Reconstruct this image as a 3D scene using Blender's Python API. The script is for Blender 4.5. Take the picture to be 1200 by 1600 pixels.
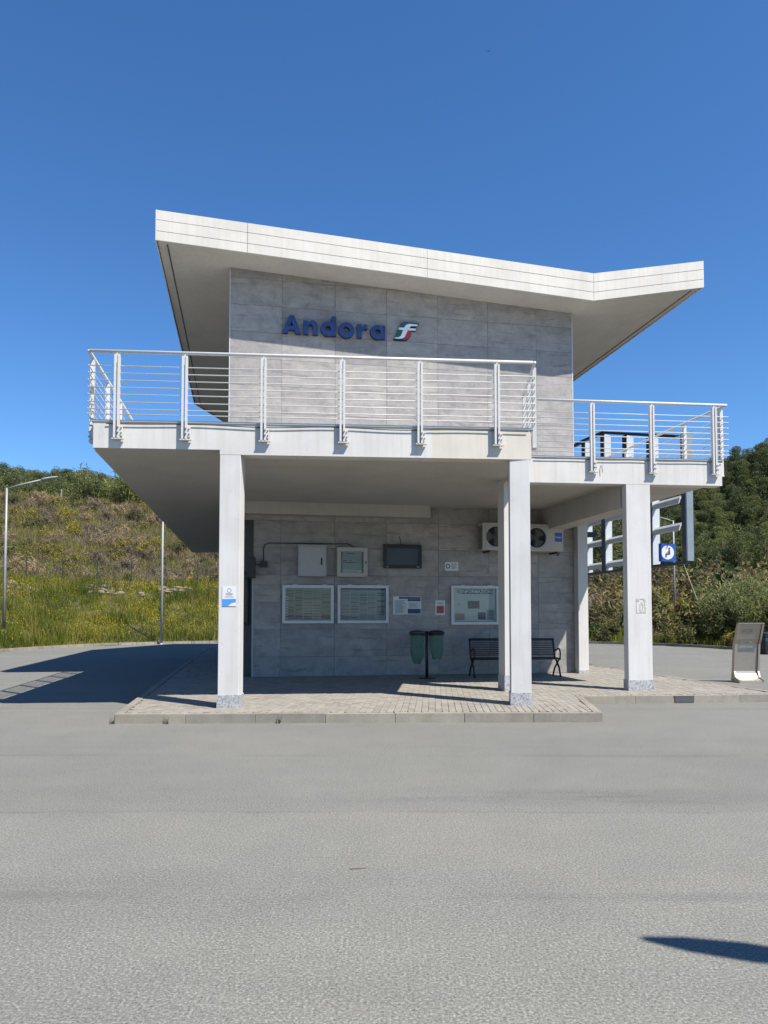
import bpy, math, random
import numpy as np
from mathutils import Vector, Matrix
from mathutils.geometry import tessellate_polygon

R_ = math.radians
random.seed(7)
rng = np.random.default_rng(7)
scene = bpy.context.scene
for o in list(bpy.data.objects):
    bpy.data.objects.remove(o)
COL = scene.collection

# ------------------------------------------------------------------ camera
cam_d = bpy.data.cameras.new('camera')
cam = bpy.data.objects.new('camera', cam_d)
COL.objects.link(cam)
cam.location = (0, 0, 1.6)
cam.rotation_euler = (R_(90 + 2.5), 0, 0)
cam_d.sensor_fit = 'VERTICAL'
cam_d.sensor_height = 36.0
cam_d.lens = 1150 / 1600 * 36.0
cam_d.shift_y = (909.8 - 800) / 1600
cam_d.clip_start = 0.05
cam_d.clip_end = 3000
scene.camera = cam
scene.render.resolution_x = 768
scene.render.resolution_y = 1024

# ------------------------------------------------------------------ light
SUN_EL = 54.5
SUN_AZ = 50.0          # shadows fall forward and 50 degrees to the left
ldir = Vector((-math.sin(R_(SUN_AZ)) * math.cos(R_(SUN_EL)),
               math.cos(R_(SUN_AZ)) * math.cos(R_(SUN_EL)),
               -math.sin(R_(SUN_EL))))
world = bpy.data.worlds.new('World')
scene.world = world
world.use_nodes = True
wn = world.node_tree.nodes
wl = world.node_tree.links
bg = wn['Background']
sky = wn.new('ShaderNodeTexSky')
sky.sky_type = 'NISHITA'
sky.sun_disc = False
sky.sun_elevation = R_(SUN_EL)
sky.sun_rotation = R_(180 - SUN_AZ)
sky.altitude = 0
sky.air_density = 1.0
sky.dust_density = 0.0
sky.ozone_density = 10.0
hs_ = wn.new('ShaderNodeHueSaturation')      # even over the whole sky: the camera's vivid colour rendering
hs_.inputs['Saturation'].default_value = 1.09
wl.new(sky.outputs[0], hs_.inputs['Color'])
wl.new(hs_.outputs[0], bg.inputs[0])
bg.inputs[1].default_value = 0.098
sun_d = bpy.data.lights.new('sun', 'SUN')
sun_d.energy = 5.0
sun_d.angle = R_(0.53)
sun_d.color = (1.0, 0.938, 0.86)
sun = bpy.data.objects.new('sun', sun_d)
COL.objects.link(sun)
sun.rotation_euler = ldir.to_track_quat('-Z', 'Y').to_euler()
sun.location = (12, -12, 30)
scene.view_settings.view_transform = 'Standard'
scene.view_settings.look = 'None'
scene.view_settings.exposure = 0.78
scene.view_settings.gamma = 1.0
scene.view_settings.use_curve_mapping = False
scene.render.engine = 'CYCLES'
scene.cycles.max_bounces = 8
scene.cycles.diffuse_bounces = 2
scene.cycles.transparent_max_bounces = 12


# ------------------------------------------------------------------ materials
class NT:
    def __init__(s, name):
        s.m = bpy.data.materials.new(name)
        s.m.use_nodes = True
        s.n = s.m.node_tree.nodes
        s.l = s.m.node_tree.links
        s.b = s.n['Principled BSDF']
        s.out = s.n['Material Output']

    def add(s, t, **k):
        nd = s.n.new(t)
        for a, v in k.items():
            setattr(nd, a, v)
        return nd

    def link(s, a, b):
        s.l.new(a, b)

    def coords(s, kind='Object', scale=(1, 1, 1), rnd=False):
        tc = s.add('ShaderNodeTexCoord')
        mp = s.add('ShaderNodeMapping')
        mp.inputs['Scale'].default_value = scale
        s.link(tc.outputs[kind], mp.inputs['Vector'])
        if rnd:
            oi = s.add('ShaderNodeObjectInfo')
            cm = s.add('ShaderNodeCombineXYZ')
            mu = s.add('ShaderNodeMath', operation='MULTIPLY')
            mu.inputs[1].default_value = 91.7
            s.link(oi.outputs['Random'], mu.inputs[0])
            for k in range(3):
                s.link(mu.outputs[0], cm.inputs[k])
            s.link(cm.outputs[0], mp.inputs['Location'])
        return mp.outputs[0]

    def noise(s, vec, scale, detail=6, rough=0.6, dist=0.0):
        nd = s.add('ShaderNodeTexNoise')
        nd.inputs['Scale'].default_value = scale
        nd.inputs['Detail'].default_value = detail
        nd.inputs['Roughness'].default_value = rough
        nd.inputs['Distortion'].default_value = dist
        s.link(vec, nd.inputs['Vector'])
        return nd.outputs['Fac']

    def ramp(s, fac, stops):
        r = s.add('ShaderNodeValToRGB')
        el = r.color_ramp.elements
        while len(el) < len(stops):
            el.new(0.5)
        for e, (p, c) in zip(el, stops):
            e.position = p
            e.color = (*c, 1) if len(c) == 3 else c
        s.link(fac, r.inputs[0])
        return r.outputs[0]

    def mix(s, fac, a, b, mode='MIX'):
        m = s.add('ShaderNodeMix', data_type='RGBA', blend_type=mode)
        for sock, v in ((m.inputs[0], fac), (m.inputs[6], a), (m.inputs[7], b)):
            if isinstance(v, (int, float)):
                sock.default_value = v
            elif isinstance(v, tuple):
                sock.default_value = (*v, 1) if len(v) == 3 else v
            else:
                s.link(v, sock)
        return m.outputs[2]

    def bump(s, h, strength, dist=0.01):
        b = s.add('ShaderNodeBump')
        b.inputs['Strength'].default_value = strength
        b.inputs['Distance'].default_value = dist
        s.link(h, b.inputs['Height'])
        s.link(b.outputs[0], s.b.inputs['Normal'])

    def color(s, c):
        if isinstance(c, tuple):
            s.b.inputs['Base Color'].default_value = (*c, 1)
        else:
            s.link(c, s.b.inputs['Base Color'])

    def set(s, rough=0.6, metal=0.0, spec=0.5):
        s.b.inputs['Roughness'].default_value = rough
        s.b.inputs['Metallic'].default_value = metal
        s.b.inputs['Specular IOR Level'].default_value = spec


def sc(c, k):
    return tuple(min(1, x * k) for x in c)


def plain(name, c, rough=0.5, metal=0.0, var=0.08, nscale=9.0, spec=0.5):
    t = NT(name)
    v = t.coords('Object')
    n = t.noise(v, nscale, 5)
    t.color(t.ramp(n, [(0.3, sc(c, 1 - var)), (0.7, sc(c, 1 + var))]))
    t.set(rough, metal, spec)
    return t.m


def plaster(name, c, dirt, streak=0.35, rough=0.75):
    """painted render: faint blotches, rain streaks, fine grain"""
    t = NT(name)
    v = t.coords('Object')
    vs = t.coords('Object', (7.0, 7.0, 0.30))
    n1 = t.noise(v, 1.3, 6)
    n2 = t.noise(vs, 1.6, 6, 0.7)
    n3 = t.noise(v, 60, 3)
    a = t.ramp(n1, [(0.32, sc(c, 0.90)), (0.55, c), (0.8, sc(c, 1.04))])
    f = t.ramp(n2, [(0.47, (0, 0, 0)), (0.74, (streak * 1.7,) * 3)])
    a = t.mix(f, a, dirt)
    n4 = t.noise(v, 14, 3)
    f2 = t.ramp(n4, [(0.64, (0, 0, 0)), (0.72, (0.4,) * 3)])
    a = t.mix(f2, a, dirt)
    t.color(a)
    t.bump(n3, 0.12, 0.004)
    t.set(rough, 0, 0.3)
    return t.m


M = {}
M['plaster'] = plaster('painted_plaster', (0.555, 0.545, 0.515), (0.42, 0.385, 0.33), 0.3)
M['plaster_patch'] = plaster('cream_patch_plaster', (0.555, 0.52, 0.445), (0.43, 0.385, 0.31), 0.25)
M['column_paint'] = plaster('column_paint', (0.545, 0.54, 0.52), (0.42, 0.385, 0.33), 0.3)
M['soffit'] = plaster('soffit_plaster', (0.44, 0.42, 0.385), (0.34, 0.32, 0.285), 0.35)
M['fascia'] = plaster('fascia_sheet_metal', (0.56, 0.54, 0.485), (0.43, 0.395, 0.315), 0.3, 0.45)
M['roof_top'] = plain('roof_covering', (0.4, 0.4, 0.4), 0.6)
M['rail'] = plain('galvanised_rail_paint', (0.54, 0.53, 0.505), 0.45, 0.0, 0.06, 20)
M['bolt'] = plain('dull_bolt_steel', (0.22, 0.22, 0.23), 0.5, 0.7)
M['dark_strip'] = plain('membrane_and_shade', (0.07, 0.07, 0.075), 0.7)  # membrane strip; also the painted shade on the kerb and along the soffit
M['cable'] = plain('black_cable', (0.02, 0.02, 0.022), 0.55)
M['black_metal'] = plain('black_metal', (0.022, 0.024, 0.028), 0.45, 0.3)
M['alu'] = plain('aluminium_frame', (0.50, 0.505, 0.505), 0.42, 0.2, 0.05)
M['cabinet'] = plain('cabinet_grey', (0.36, 0.365, 0.37), 0.5, 0, 0.05)
M['cabinet_warm'] = plain('cabinet_warm_grey', (0.38, 0.375, 0.33), 0.5, 0, 0.05)
M['white_paper'] = plain('white_paper', (0.52, 0.56, 0.565), 0.7, 0, 0.04)
M['yellow_paper'] = plain('yellowish_paper', (0.27, 0.28, 0.23), 0.7, 0, 0.06)
M['blue_paper'] = plain('pale_blue_paper', (0.27, 0.32, 0.37), 0.7, 0, 0.05)
M['ink'] = plain('print_ink', (0.02, 0.025, 0.035), 0.7)
M['grey_ink'] = plain('grey_print', (0.09, 0.10, 0.12), 0.7)
M['navy'] = plain('navy_print', (0.02, 0.05, 0.13), 0.5)
M['orange'] = plain('orange_print', (0.42, 0.085, 0.035), 0.6)
M['screen'] = plain('monitor_screen', (0.030, 0.034, 0.042), 0.25)
M['letter'] = plain('blue_letter_face', (0.022, 0.050, 0.165), 0.55, 0, 0.45, 7)
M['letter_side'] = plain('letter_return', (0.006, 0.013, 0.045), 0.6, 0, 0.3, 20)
M['emblem_green'] = plain('emblem_green', (0.02, 0.10, 0.085), 0.4)
M['emblem_white'] = plain('emblem_white', (0.75, 0.77, 0.78), 0.4)
M['emblem_red'] = plain('emblem_red', (0.42, 0.03, 0.03), 0.4)
M['sign_blue'] = plain('sign_blue', (0.02, 0.07, 0.33), 0.35, 0, 0.05)
M['poster_blue'] = plain('poster_blue', (0.05, 0.25, 0.62), 0.5, 0, 0.1)
M['sign_white'] = plain('sign_white', (0.60, 0.61, 0.61), 0.4, 0, 0.03)
M['ac_body'] = plain('aircon_casing', (0.40, 0.39, 0.35), 0.5, 0, 0.05)
M['ac_dark'] = plain('aircon_dark_void', (0.03, 0.03, 0.032), 0.6)
M['ac_blade'] = plain('aircon_fan_plastic', (0.10, 0.10, 0.10), 0.5)
M['steel_blue'] = plain('blue_grey_steel', (0.20, 0.25, 0.28), 0.5, 0.2, 0.12, 6)
M['steel_dark'] = plain('dark_blue_steel', (0.045, 0.06, 0.085), 0.5, 0.3, 0.15)
M['fin_white'] = plain('white_steel_fin', (0.50, 0.53, 0.55), 0.45, 0.1, 0.05)
M['lamp_steel'] = plain('lamp_galvanised', (0.30, 0.31, 0.32), 0.55, 0.2, 0.1, 5)
M['fence_green'] = plain('fence_dark_green', (0.03, 0.04, 0.04), 0.6)
M['bark'] = plain('bark', (0.10, 0.075, 0.055), 0.9, 0, 0.3, 6)
M['wood_pole'] = plain('weathered_pole', (0.17, 0.165, 0.13), 0.9, 0, 0.2)
M['bird'] = plain('dark_feathers', (0.02, 0.02, 0.022), 0.8)
M['twig'] = plain('red_brown_twig', (0.16, 0.06, 0.045), 0.8)


def tile_mat():
    t = NT('travertine_porcelain')
    v = t.coords('Object', (1, 1, 1), True)
    vh = t.coords('Object', (0.7, 0.7, 2.3), True)
    warp = t.noise(v, 1.6, 4)
    n1 = t.noise(vh, 1.2, 8, 0.65, 0.9)
    n2 = t.noise(v, 3.6, 10, 0.78, 0.3)
    n3 = t.noise(v, 32, 3, 0.6)
    base = t.ramp(n1, [(0.25, (0.225, 0.22, 0.215)), (0.45, (0.285, 0.28, 0.274)),
                       (0.6, (0.32, 0.315, 0.307)), (0.78, (0.38, 0.373, 0.362))])
    cl = t.ramp(n2, [(0.36, (0.62, 0.62, 0.63)), (0.5, (0.92, 0.92, 0.92)), (0.63, (1.10, 1.095, 1.08))])
    base = t.mix(0.75, base, cl, 'MULTIPLY')
    # thin wavy dark veins and pale flecks
    w = t.add('ShaderNodeTexWave', wave_type='BANDS', bands_direction='Z')
    w.inputs['Scale'].default_value = 0.75
    w.inputs['Distortion'].default_value = 7.0
    w.inputs['Detail'].default_value = 5
    w.inputs['Detail Scale'].default_value = 1.1
    t.link(t.coords('Object', (0.5, 0.5, 1.5), True), w.inputs['Vector'])
    vein = t.ramp(w.outputs['Fac'], [(0.0, (0.55,) * 3), (0.045, (0, 0, 0))])
    vm = t.ramp(warp, [(0.48, (0, 0, 0)), (0.62, (1, 1, 1))])
    vein = t.mix(1.0, vein, vm, 'MULTIPLY')
    base = t.mix(vein, base, (0.12, 0.115, 0.115))
    fl = t.ramp(n3, [(0.64, (0, 0, 0)), (0.74, (0.35,) * 3)])
    base = t.mix(fl, base, (0.50, 0.49, 0.48))
    oi = t.add('ShaderNodeObjectInfo')
    tint = t.ramp(oi.outputs['Random'], [(0.0, (0.88, 0.88, 0.90)), (0.5, (0.99, 0.985, 0.98)), (1.0, (1.10, 1.095, 1.085))])
    t.color(t.mix(1.0, t.mix(1.0, base, tint, 'MULTIPLY'), (1.03, 1.0, 0.955), 'MULTIPLY'))
    t.set(0.55, 0, 0.35)
    return t.m


M['tile'] = tile_mat()
M['grout'] = plain('wall_substrate', (0.14, 0.136, 0.13), 0.9)


def asphalt_mat():
    t = NT('worn_asphalt')
    v = t.coords('Object')
    fine = t.noise(v, 70, 4, 0.8)
    fine2 = t.noise(v, 20, 5, 0.75)
    big = t.noise(v, 0.22, 6, 0.6, 0.4)
    mid = t.noise(v, 1.8, 6, 0.6)
    lane = t.noise(t.coords('Object', (0.16, 1.3, 1)), 1.0, 8, 0.7, 0.3)
    base = t.ramp(fine, [(0.28, (0.040, 0.040, 0.039)), (0.44, (0.138, 0.135, 0.127)),
                         (0.56, (0.205, 0.200, 0.187)), (0.72, (0.42, 0.41, 0.385))])
    b2 = t.ramp(fine2, [(0.3, (0.90,) * 3), (0.7, (1.09,) * 3)])
    base = t.mix(1.0, base, b2, 'MULTIPLY')
    g = t.ramp(big, [(0.3, (0.90, 0.91, 0.93)), (0.7, (1.09, 1.08, 1.06))])
    base = t.mix(1.0, base, g, 'MULTIPLY')
    ln = t.ramp(lane, [(0.28, (0.91, 0.912, 0.92)), (0.46, (0.99, 0.99, 0.99)), (0.7, (1.03, 1.03, 1.025))])
    base = t.mix(1.0, base, ln, 'MULTIPLY')
    md = t.ramp(mid, [(0.3, (0.95,) * 3), (0.7, (1.05,) * 3)])
    base = t.mix(1.0, base, md, 'MULTIPLY')
    # rolled seams that run across the yard
    w = t.add('ShaderNodeTexWave', wave_type='BANDS', bands_direction='Y')
    w.inputs['Scale'].default_value = 0.075
    w.inputs['Distortion'].default_value = 0.55
    w.inputs['Detail'].default_value = 4
    w.inputs['Detail Scale'].default_value = 0.9
    t.link(t.coords('Object', (0.55, 1, 1)), w.inputs['Vector'])
    seam = t.ramp(w.outputs['Fac'], [(0.0, (0.32,) * 3), (0.0009, (0, 0, 0))])
    sm = t.ramp(t.noise(v, 0.5, 3), [(0.42, (0, 0, 0)), (0.55, (1, 1, 1))])
    seam = t.mix(1.0, seam, sm, 'MULTIPLY')
    base = t.mix(seam, base, (0.09, 0.09, 0.09))
    # older and newer surfacing meet in a line across the yard; a scuffed streak beside it
    tc = t.add('ShaderNodeTexCoord')
    sp3 = t.add('ShaderNodeSeparateXYZ')
    t.link(tc.outputs['Object'], sp3.inputs[0])
    wob = t.add('ShaderNodeMath', operation='MULTIPLY_ADD')
    t.link(t.noise(v, 0.7, 5), wob.inputs[0])
    wob.inputs[1].default_value = 0.22
    t.link(sp3.outputs['Y'], wob.inputs[2])

    def mapr(sock, a, b, c, d):
        m = t.add('ShaderNodeMapRange', clamp=True)
        t.link(sock, m.inputs[0])
        for q, val in enumerate((a, b, c, d)):
            m.inputs[q + 1].default_value = val
        return m.outputs[0]
    older = mapr(wob.outputs[0], 6.13, 6.15, 0, 1)
    base = t.mix(older, base, t.mix(1.0, base, (0.93, 0.935, 0.945), 'MULTIPLY'))
    l1, l2 = mapr(wob.outputs[0], 6.11, 6.14, 0, 1), mapr(wob.outputs[0], 6.14, 6.18, 1, 0)
    ln2 = t.mix(1.0, t.mix(1.0, l1, l2, 'MULTIPLY'), t.ramp(t.noise(v, 1.4, 4), [(0.4, (0.05,) * 3), (0.62, (0.42,) * 3)]), 'MULTIPLY')
    base = t.mix(ln2, base, (0.075, 0.075, 0.075))
    s1, s2 = mapr(wob.outputs[0], 6.3, 6.6, 0, 1), mapr(wob.outputs[0], 6.65, 7.0, 1, 0)
    s3, s4 = mapr(sp3.outputs['X'], -0.6, 1.2, 0, 1), mapr(sp3.outputs['X'], 2.2, 4.4, 1, 0)
    st = t.mix(1.0, t.mix(1.0, s1, s2, 'MULTIPLY'), t.mix(1.0, s3, s4, 'MULTIPLY'), 'MULTIPLY')
    st = t.mix(1.0, st, t.ramp(t.noise(t.coords('Object', (0.5, 3, 1)), 2.0, 6), [(0.38, (0, 0, 0)), (0.6, (0.42,) * 3)]), 'MULTIPLY')
    base = t.mix(st, base, (0.06, 0.06, 0.065))
    # oil spots and pale flecks
    sp = t.add('ShaderNodeTexVoronoi')
    sp.inputs['Scale'].default_value = 1.1
    t.link(v, sp.inputs['Vector'])
    so = t.ramp(sp.outputs['Distance'], [(0.0, (0.4,) * 3), (0.028, (0, 0, 0))])
    base = t.mix(so, base, (0.08, 0.08, 0.08))
    base = t.mix(1.0, base, (1.0, 1.015, 0.955), 'MULTIPLY')
    t.color(base)
    t.bump(fine, 0.3, 0.005)
    t.set(0.85, 0, 0.25)
    return t.m


M['asphalt'] = asphalt_mat()


def concrete_mat(name, c, rnd=True, bump=0.25):
    t = NT(name)
    v = t.coords('Object', (1, 1, 1), rnd)
    n1 = t.noise(v, 3, 7, 0.65)
    n2 = t.noise(v, 70, 3, 0.6)
    n3 = t.noise(t.coords('Object', (9, 9, 0.8), rnd), 1.5, 5)
    a = t.ramp(n1, [(0.3, sc(c, 0.78)), (0.55, c), (0.8, sc(c, 1.12))])
    b = t.ramp(n2, [(0.3, (0.85,) * 3), (0.7, (1.1,) * 3)])
    a = t.mix(1.0, a, b, 'MULTIPLY')
    d = t.ramp(n3, [(0.5, (0, 0, 0)), (0.75, (0.35,) * 3)])
    a = t.mix(d, a, sc(c, 0.6))
    if rnd:
        oi = t.add('ShaderNodeObjectInfo')
        tint = t.ramp(oi.outputs['Random'], [(0.0, (0.86, 0.86, 0.87)), (1.0, (1.10, 1.08, 1.05))])
        a = t.mix(1.0, a, tint, 'MULTIPLY')
    t.color(a)
    t.bump(n2, bump, 0.004)
    t.set(0.85, 0, 0.25)
    return t.m


M['kerb'] = concrete_mat('kerb_concrete', (0.265, 0.245, 0.203))
M['joint'] = concrete_mat('joint_sand', (0.15, 0.142, 0.122), False)
M['paver'] = concrete_mat('paver_concrete', (0.27, 0.252, 0.218))


def paver_stuff_mat():
    t = NT('paver_concrete_field')
    v = t.coords('Object')
    at = t.add('ShaderNodeAttribute', attribute_name='tint')
    n1 = t.noise(v, 3, 6)
    n2 = t.noise(v, 70, 3)
    a = t.ramp(n1, [(0.3, (0.225, 0.21, 0.18)), (0.55, (0.27, 0.252, 0.218)), (0.8, (0.30, 0.28, 0.245))])
    b = t.ramp(n2, [(0.3, (0.85,) * 3), (0.7, (1.1,) * 3)])
    a = t.mix(1.0, a, b, 'MULTIPLY')
    t.color(t.mix(1.0, a, at.outputs['Color'], 'MULTIPLY'))
    t.bump(n2, 0.25, 0.004)
    t.set(0.85, 0, 0.25)
    return t.m


M['paver_field'] = paver_stuff_mat()


def granite_mat():
    t = NT('speckled_granite')
    v = t.coords('Object')
    n = t.noise(v, 24, 4, 0.7, 1.6)
    t.color(t.ramp(n, [(0.36, (0.16, 0.165, 0.175)), (0.47, (0.28, 0.285, 0.295)), (0.56, (0.42, 0.425, 0.43)), (0.66, (0.50, 0.50, 0.50))]))
    t.set(0.5)
    return t.m


M['granite'] = granite_mat()


def leaf_mat(name, c1, c2, c3, trans=0.35, rnd=0.35):
    t = NT(name)
    at = t.add('ShaderNodeAttribute', attribute_name='tint')
    oi = t.add('ShaderNodeObjectInfo')
    a = t.ramp(at.outputs['Fac'], [(0.0, c1), (0.5, c2), (1.0, c3)])
    tn = t.ramp(oi.outputs['Random'], [(0.0, (1 - rnd, 1 - rnd * 0.9, 1 - rnd * 0.8)), (0.5, (1, 1, 1)), (1.0, (1 + rnd * 1.2, 1 + rnd, 1 + rnd * 0.3))])
    a = t.mix(1.0, a, tn, 'MULTIPLY')
    t.color(a)
    t.set(0.7, 0, 0.2)
    tr = t.add('ShaderNodeBsdfTranslucent')
    t.link(a, tr.inputs['Color'])
    mx = t.add('ShaderNodeMixShader')
    mx.inputs[0].default_value = trans
    t.link(t.b.outputs[0], mx.inputs[1])
    t.link(tr.outputs[0], mx.inputs[2])
    t.link(mx.outputs[0], t.out.inputs['Surface'])
    return t.m


M['pine'] = leaf_mat('pine_needles', (0.050, 0.067, 0.029), (0.101, 0.126, 0.047), (0.164, 0.180, 0.068), 0.35)
M['oak'] = leaf_mat('oak_leaves', (0.057, 0.078, 0.030), (0.098, 0.121, 0.046), (0.144, 0.161, 0.067), 0.3)
M['grass'] = leaf_mat('bank_grass', (0.062, 0.089, 0.014), (0.131, 0.159, 0.024), (0.264, 0.238, 0.050), 0.35)
M['drygrass'] = leaf_mat('dry_grass', (0.150, 0.119, 0.072), (0.237, 0.194, 0.120), (0.338, 0.281, 0.180), 0.3)
M['yellow'] = leaf_mat('yellow_flowers', (0.22, 0.20, 0.02), (0.40, 0.33, 0.025), (0.55, 0.45, 0.04), 0.3)
M['broom'] = leaf_mat('broom_shrub', (0.106, 0.110, 0.029), (0.206, 0.188, 0.046), (0.362, 0.300, 0.058), 0.3)
M['dryshrub'] = leaf_mat('dry_twigs', (0.143, 0.110, 0.072), (0.247, 0.197, 0.131), (0.359, 0.291, 0.197), 0.3)
M['olive'] = leaf_mat('olive_green_shrub', (0.078, 0.086, 0.031), (0.137, 0.137, 0.052), (0.215, 0.195, 0.085), 0.35)
M['greenshrub'] = leaf_mat('dark_green_shrub', (0.022, 0.040, 0.014), (0.052, 0.080, 0.026), (0.105, 0.135, 0.048), 0.3)
M['brownshrub'] = leaf_mat('brownish_leaves', (0.078, 0.066, 0.031), (0.150, 0.120, 0.058), (0.228, 0.186, 0.096), 0.35)
M['cane'] = leaf_mat('cane_leaves', (0.074, 0.111, 0.038), (0.162, 0.208, 0.072), (0.351, 0.338, 0.156), 0.35)
M['cane_stem'] = plain('cane_stem', (0.24, 0.21, 0.11), 0.7)
M['cane_dry'] = plain('dry_cane_stem', (0.36, 0.30, 0.17), 0.7)
M['rock'] = concrete_mat('pale_rock', (0.23, 0.19, 0.16))


def hill_mat():
    t = NT('hillside_soil')
    v = t.coords('Object')
    n = t.noise(v, 0.35, 8, 0.65)
    n2 = t.noise(v, 4, 5, 0.7)
    a = t.ramp(n, [(0.3, (0.075, 0.072, 0.030)), (0.5, (0.115, 0.098, 0.055)), (0.7, (0.150, 0.120, 0.080))])
    b = t.ramp(n2, [(0.3, (0.7,) * 3), (0.7, (1.2,) * 3)])
    t.color(t.mix(1.0, a, b, 'MULTIPLY'))
    t.bump(n2, 0.6, 0.1)
    t.set(0.95, 0, 0.1)
    return t.m


M['hill'] = hill_mat()


def glass_mat():
    t = NT('board_glass')
    tr = t.add('ShaderNodeBsdfTransparent')
    tr.inputs[0].default_value = (0.93, 0.96, 0.95, 1)
    gl = t.add('ShaderNodeBsdfGlossy')
    gl.inputs['Roughness'].default_value = 0.03
    fr = t.add('ShaderNodeFresnel')
    fr.inputs[0].default_value = 1.33
    mx = t.add('ShaderNodeMixShader')
    t.link(fr.outputs[0], mx.inputs[0])
    t.link(tr.outputs[0], mx.inputs[1])
    t.link(gl.outputs[0], mx.inputs[2])
    t.link(mx.outputs[0], t.out.inputs['Surface'])
    return t.m


M['glass'] = glass_mat()


def bag_mat():
    t = NT('green_bin_bag')
    c = (0.10, 0.27, 0.19)
    t.color(c)
    t.set(0.35)
    tr = t.add('ShaderNodeBsdfTransparent')
    tl = t.add('ShaderNodeBsdfTranslucent')
    tl.inputs[0].default_value = (0.13, 0.36, 0.25, 1)
    m1 = t.add('ShaderNodeMixShader')
    m1.inputs[0].default_value = 0.5
    m2 = t.add('ShaderNodeMixShader')
    m2.inputs[0].default_value = 0.5
    t.link(t.b.outputs[0], m1.inputs[1])
    t.link(tl.outputs[0], m1.inputs[2])
    t.link(m1.outputs[0], m2.inputs[1])
    t.link(tr.outputs[0], m2.inputs[2])
    t.link(m2.outputs[0], t.out.inputs['Surface'])
    return t.m


M['bag'] = bag_mat()


def steel_brushed():
    t = NT('brushed_stainless')
    v = t.coords('Object', (60, 60, 1.5))
    n = t.noise(v, 3, 4)
    t.color(t.ramp(n, [(0.3, (0.36, 0.325, 0.28)), (0.7, (0.46, 0.42, 0.365))]))
    t.set(0.48, 0.85)
    return t.m


M['stainless'] = steel_brushed()


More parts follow.
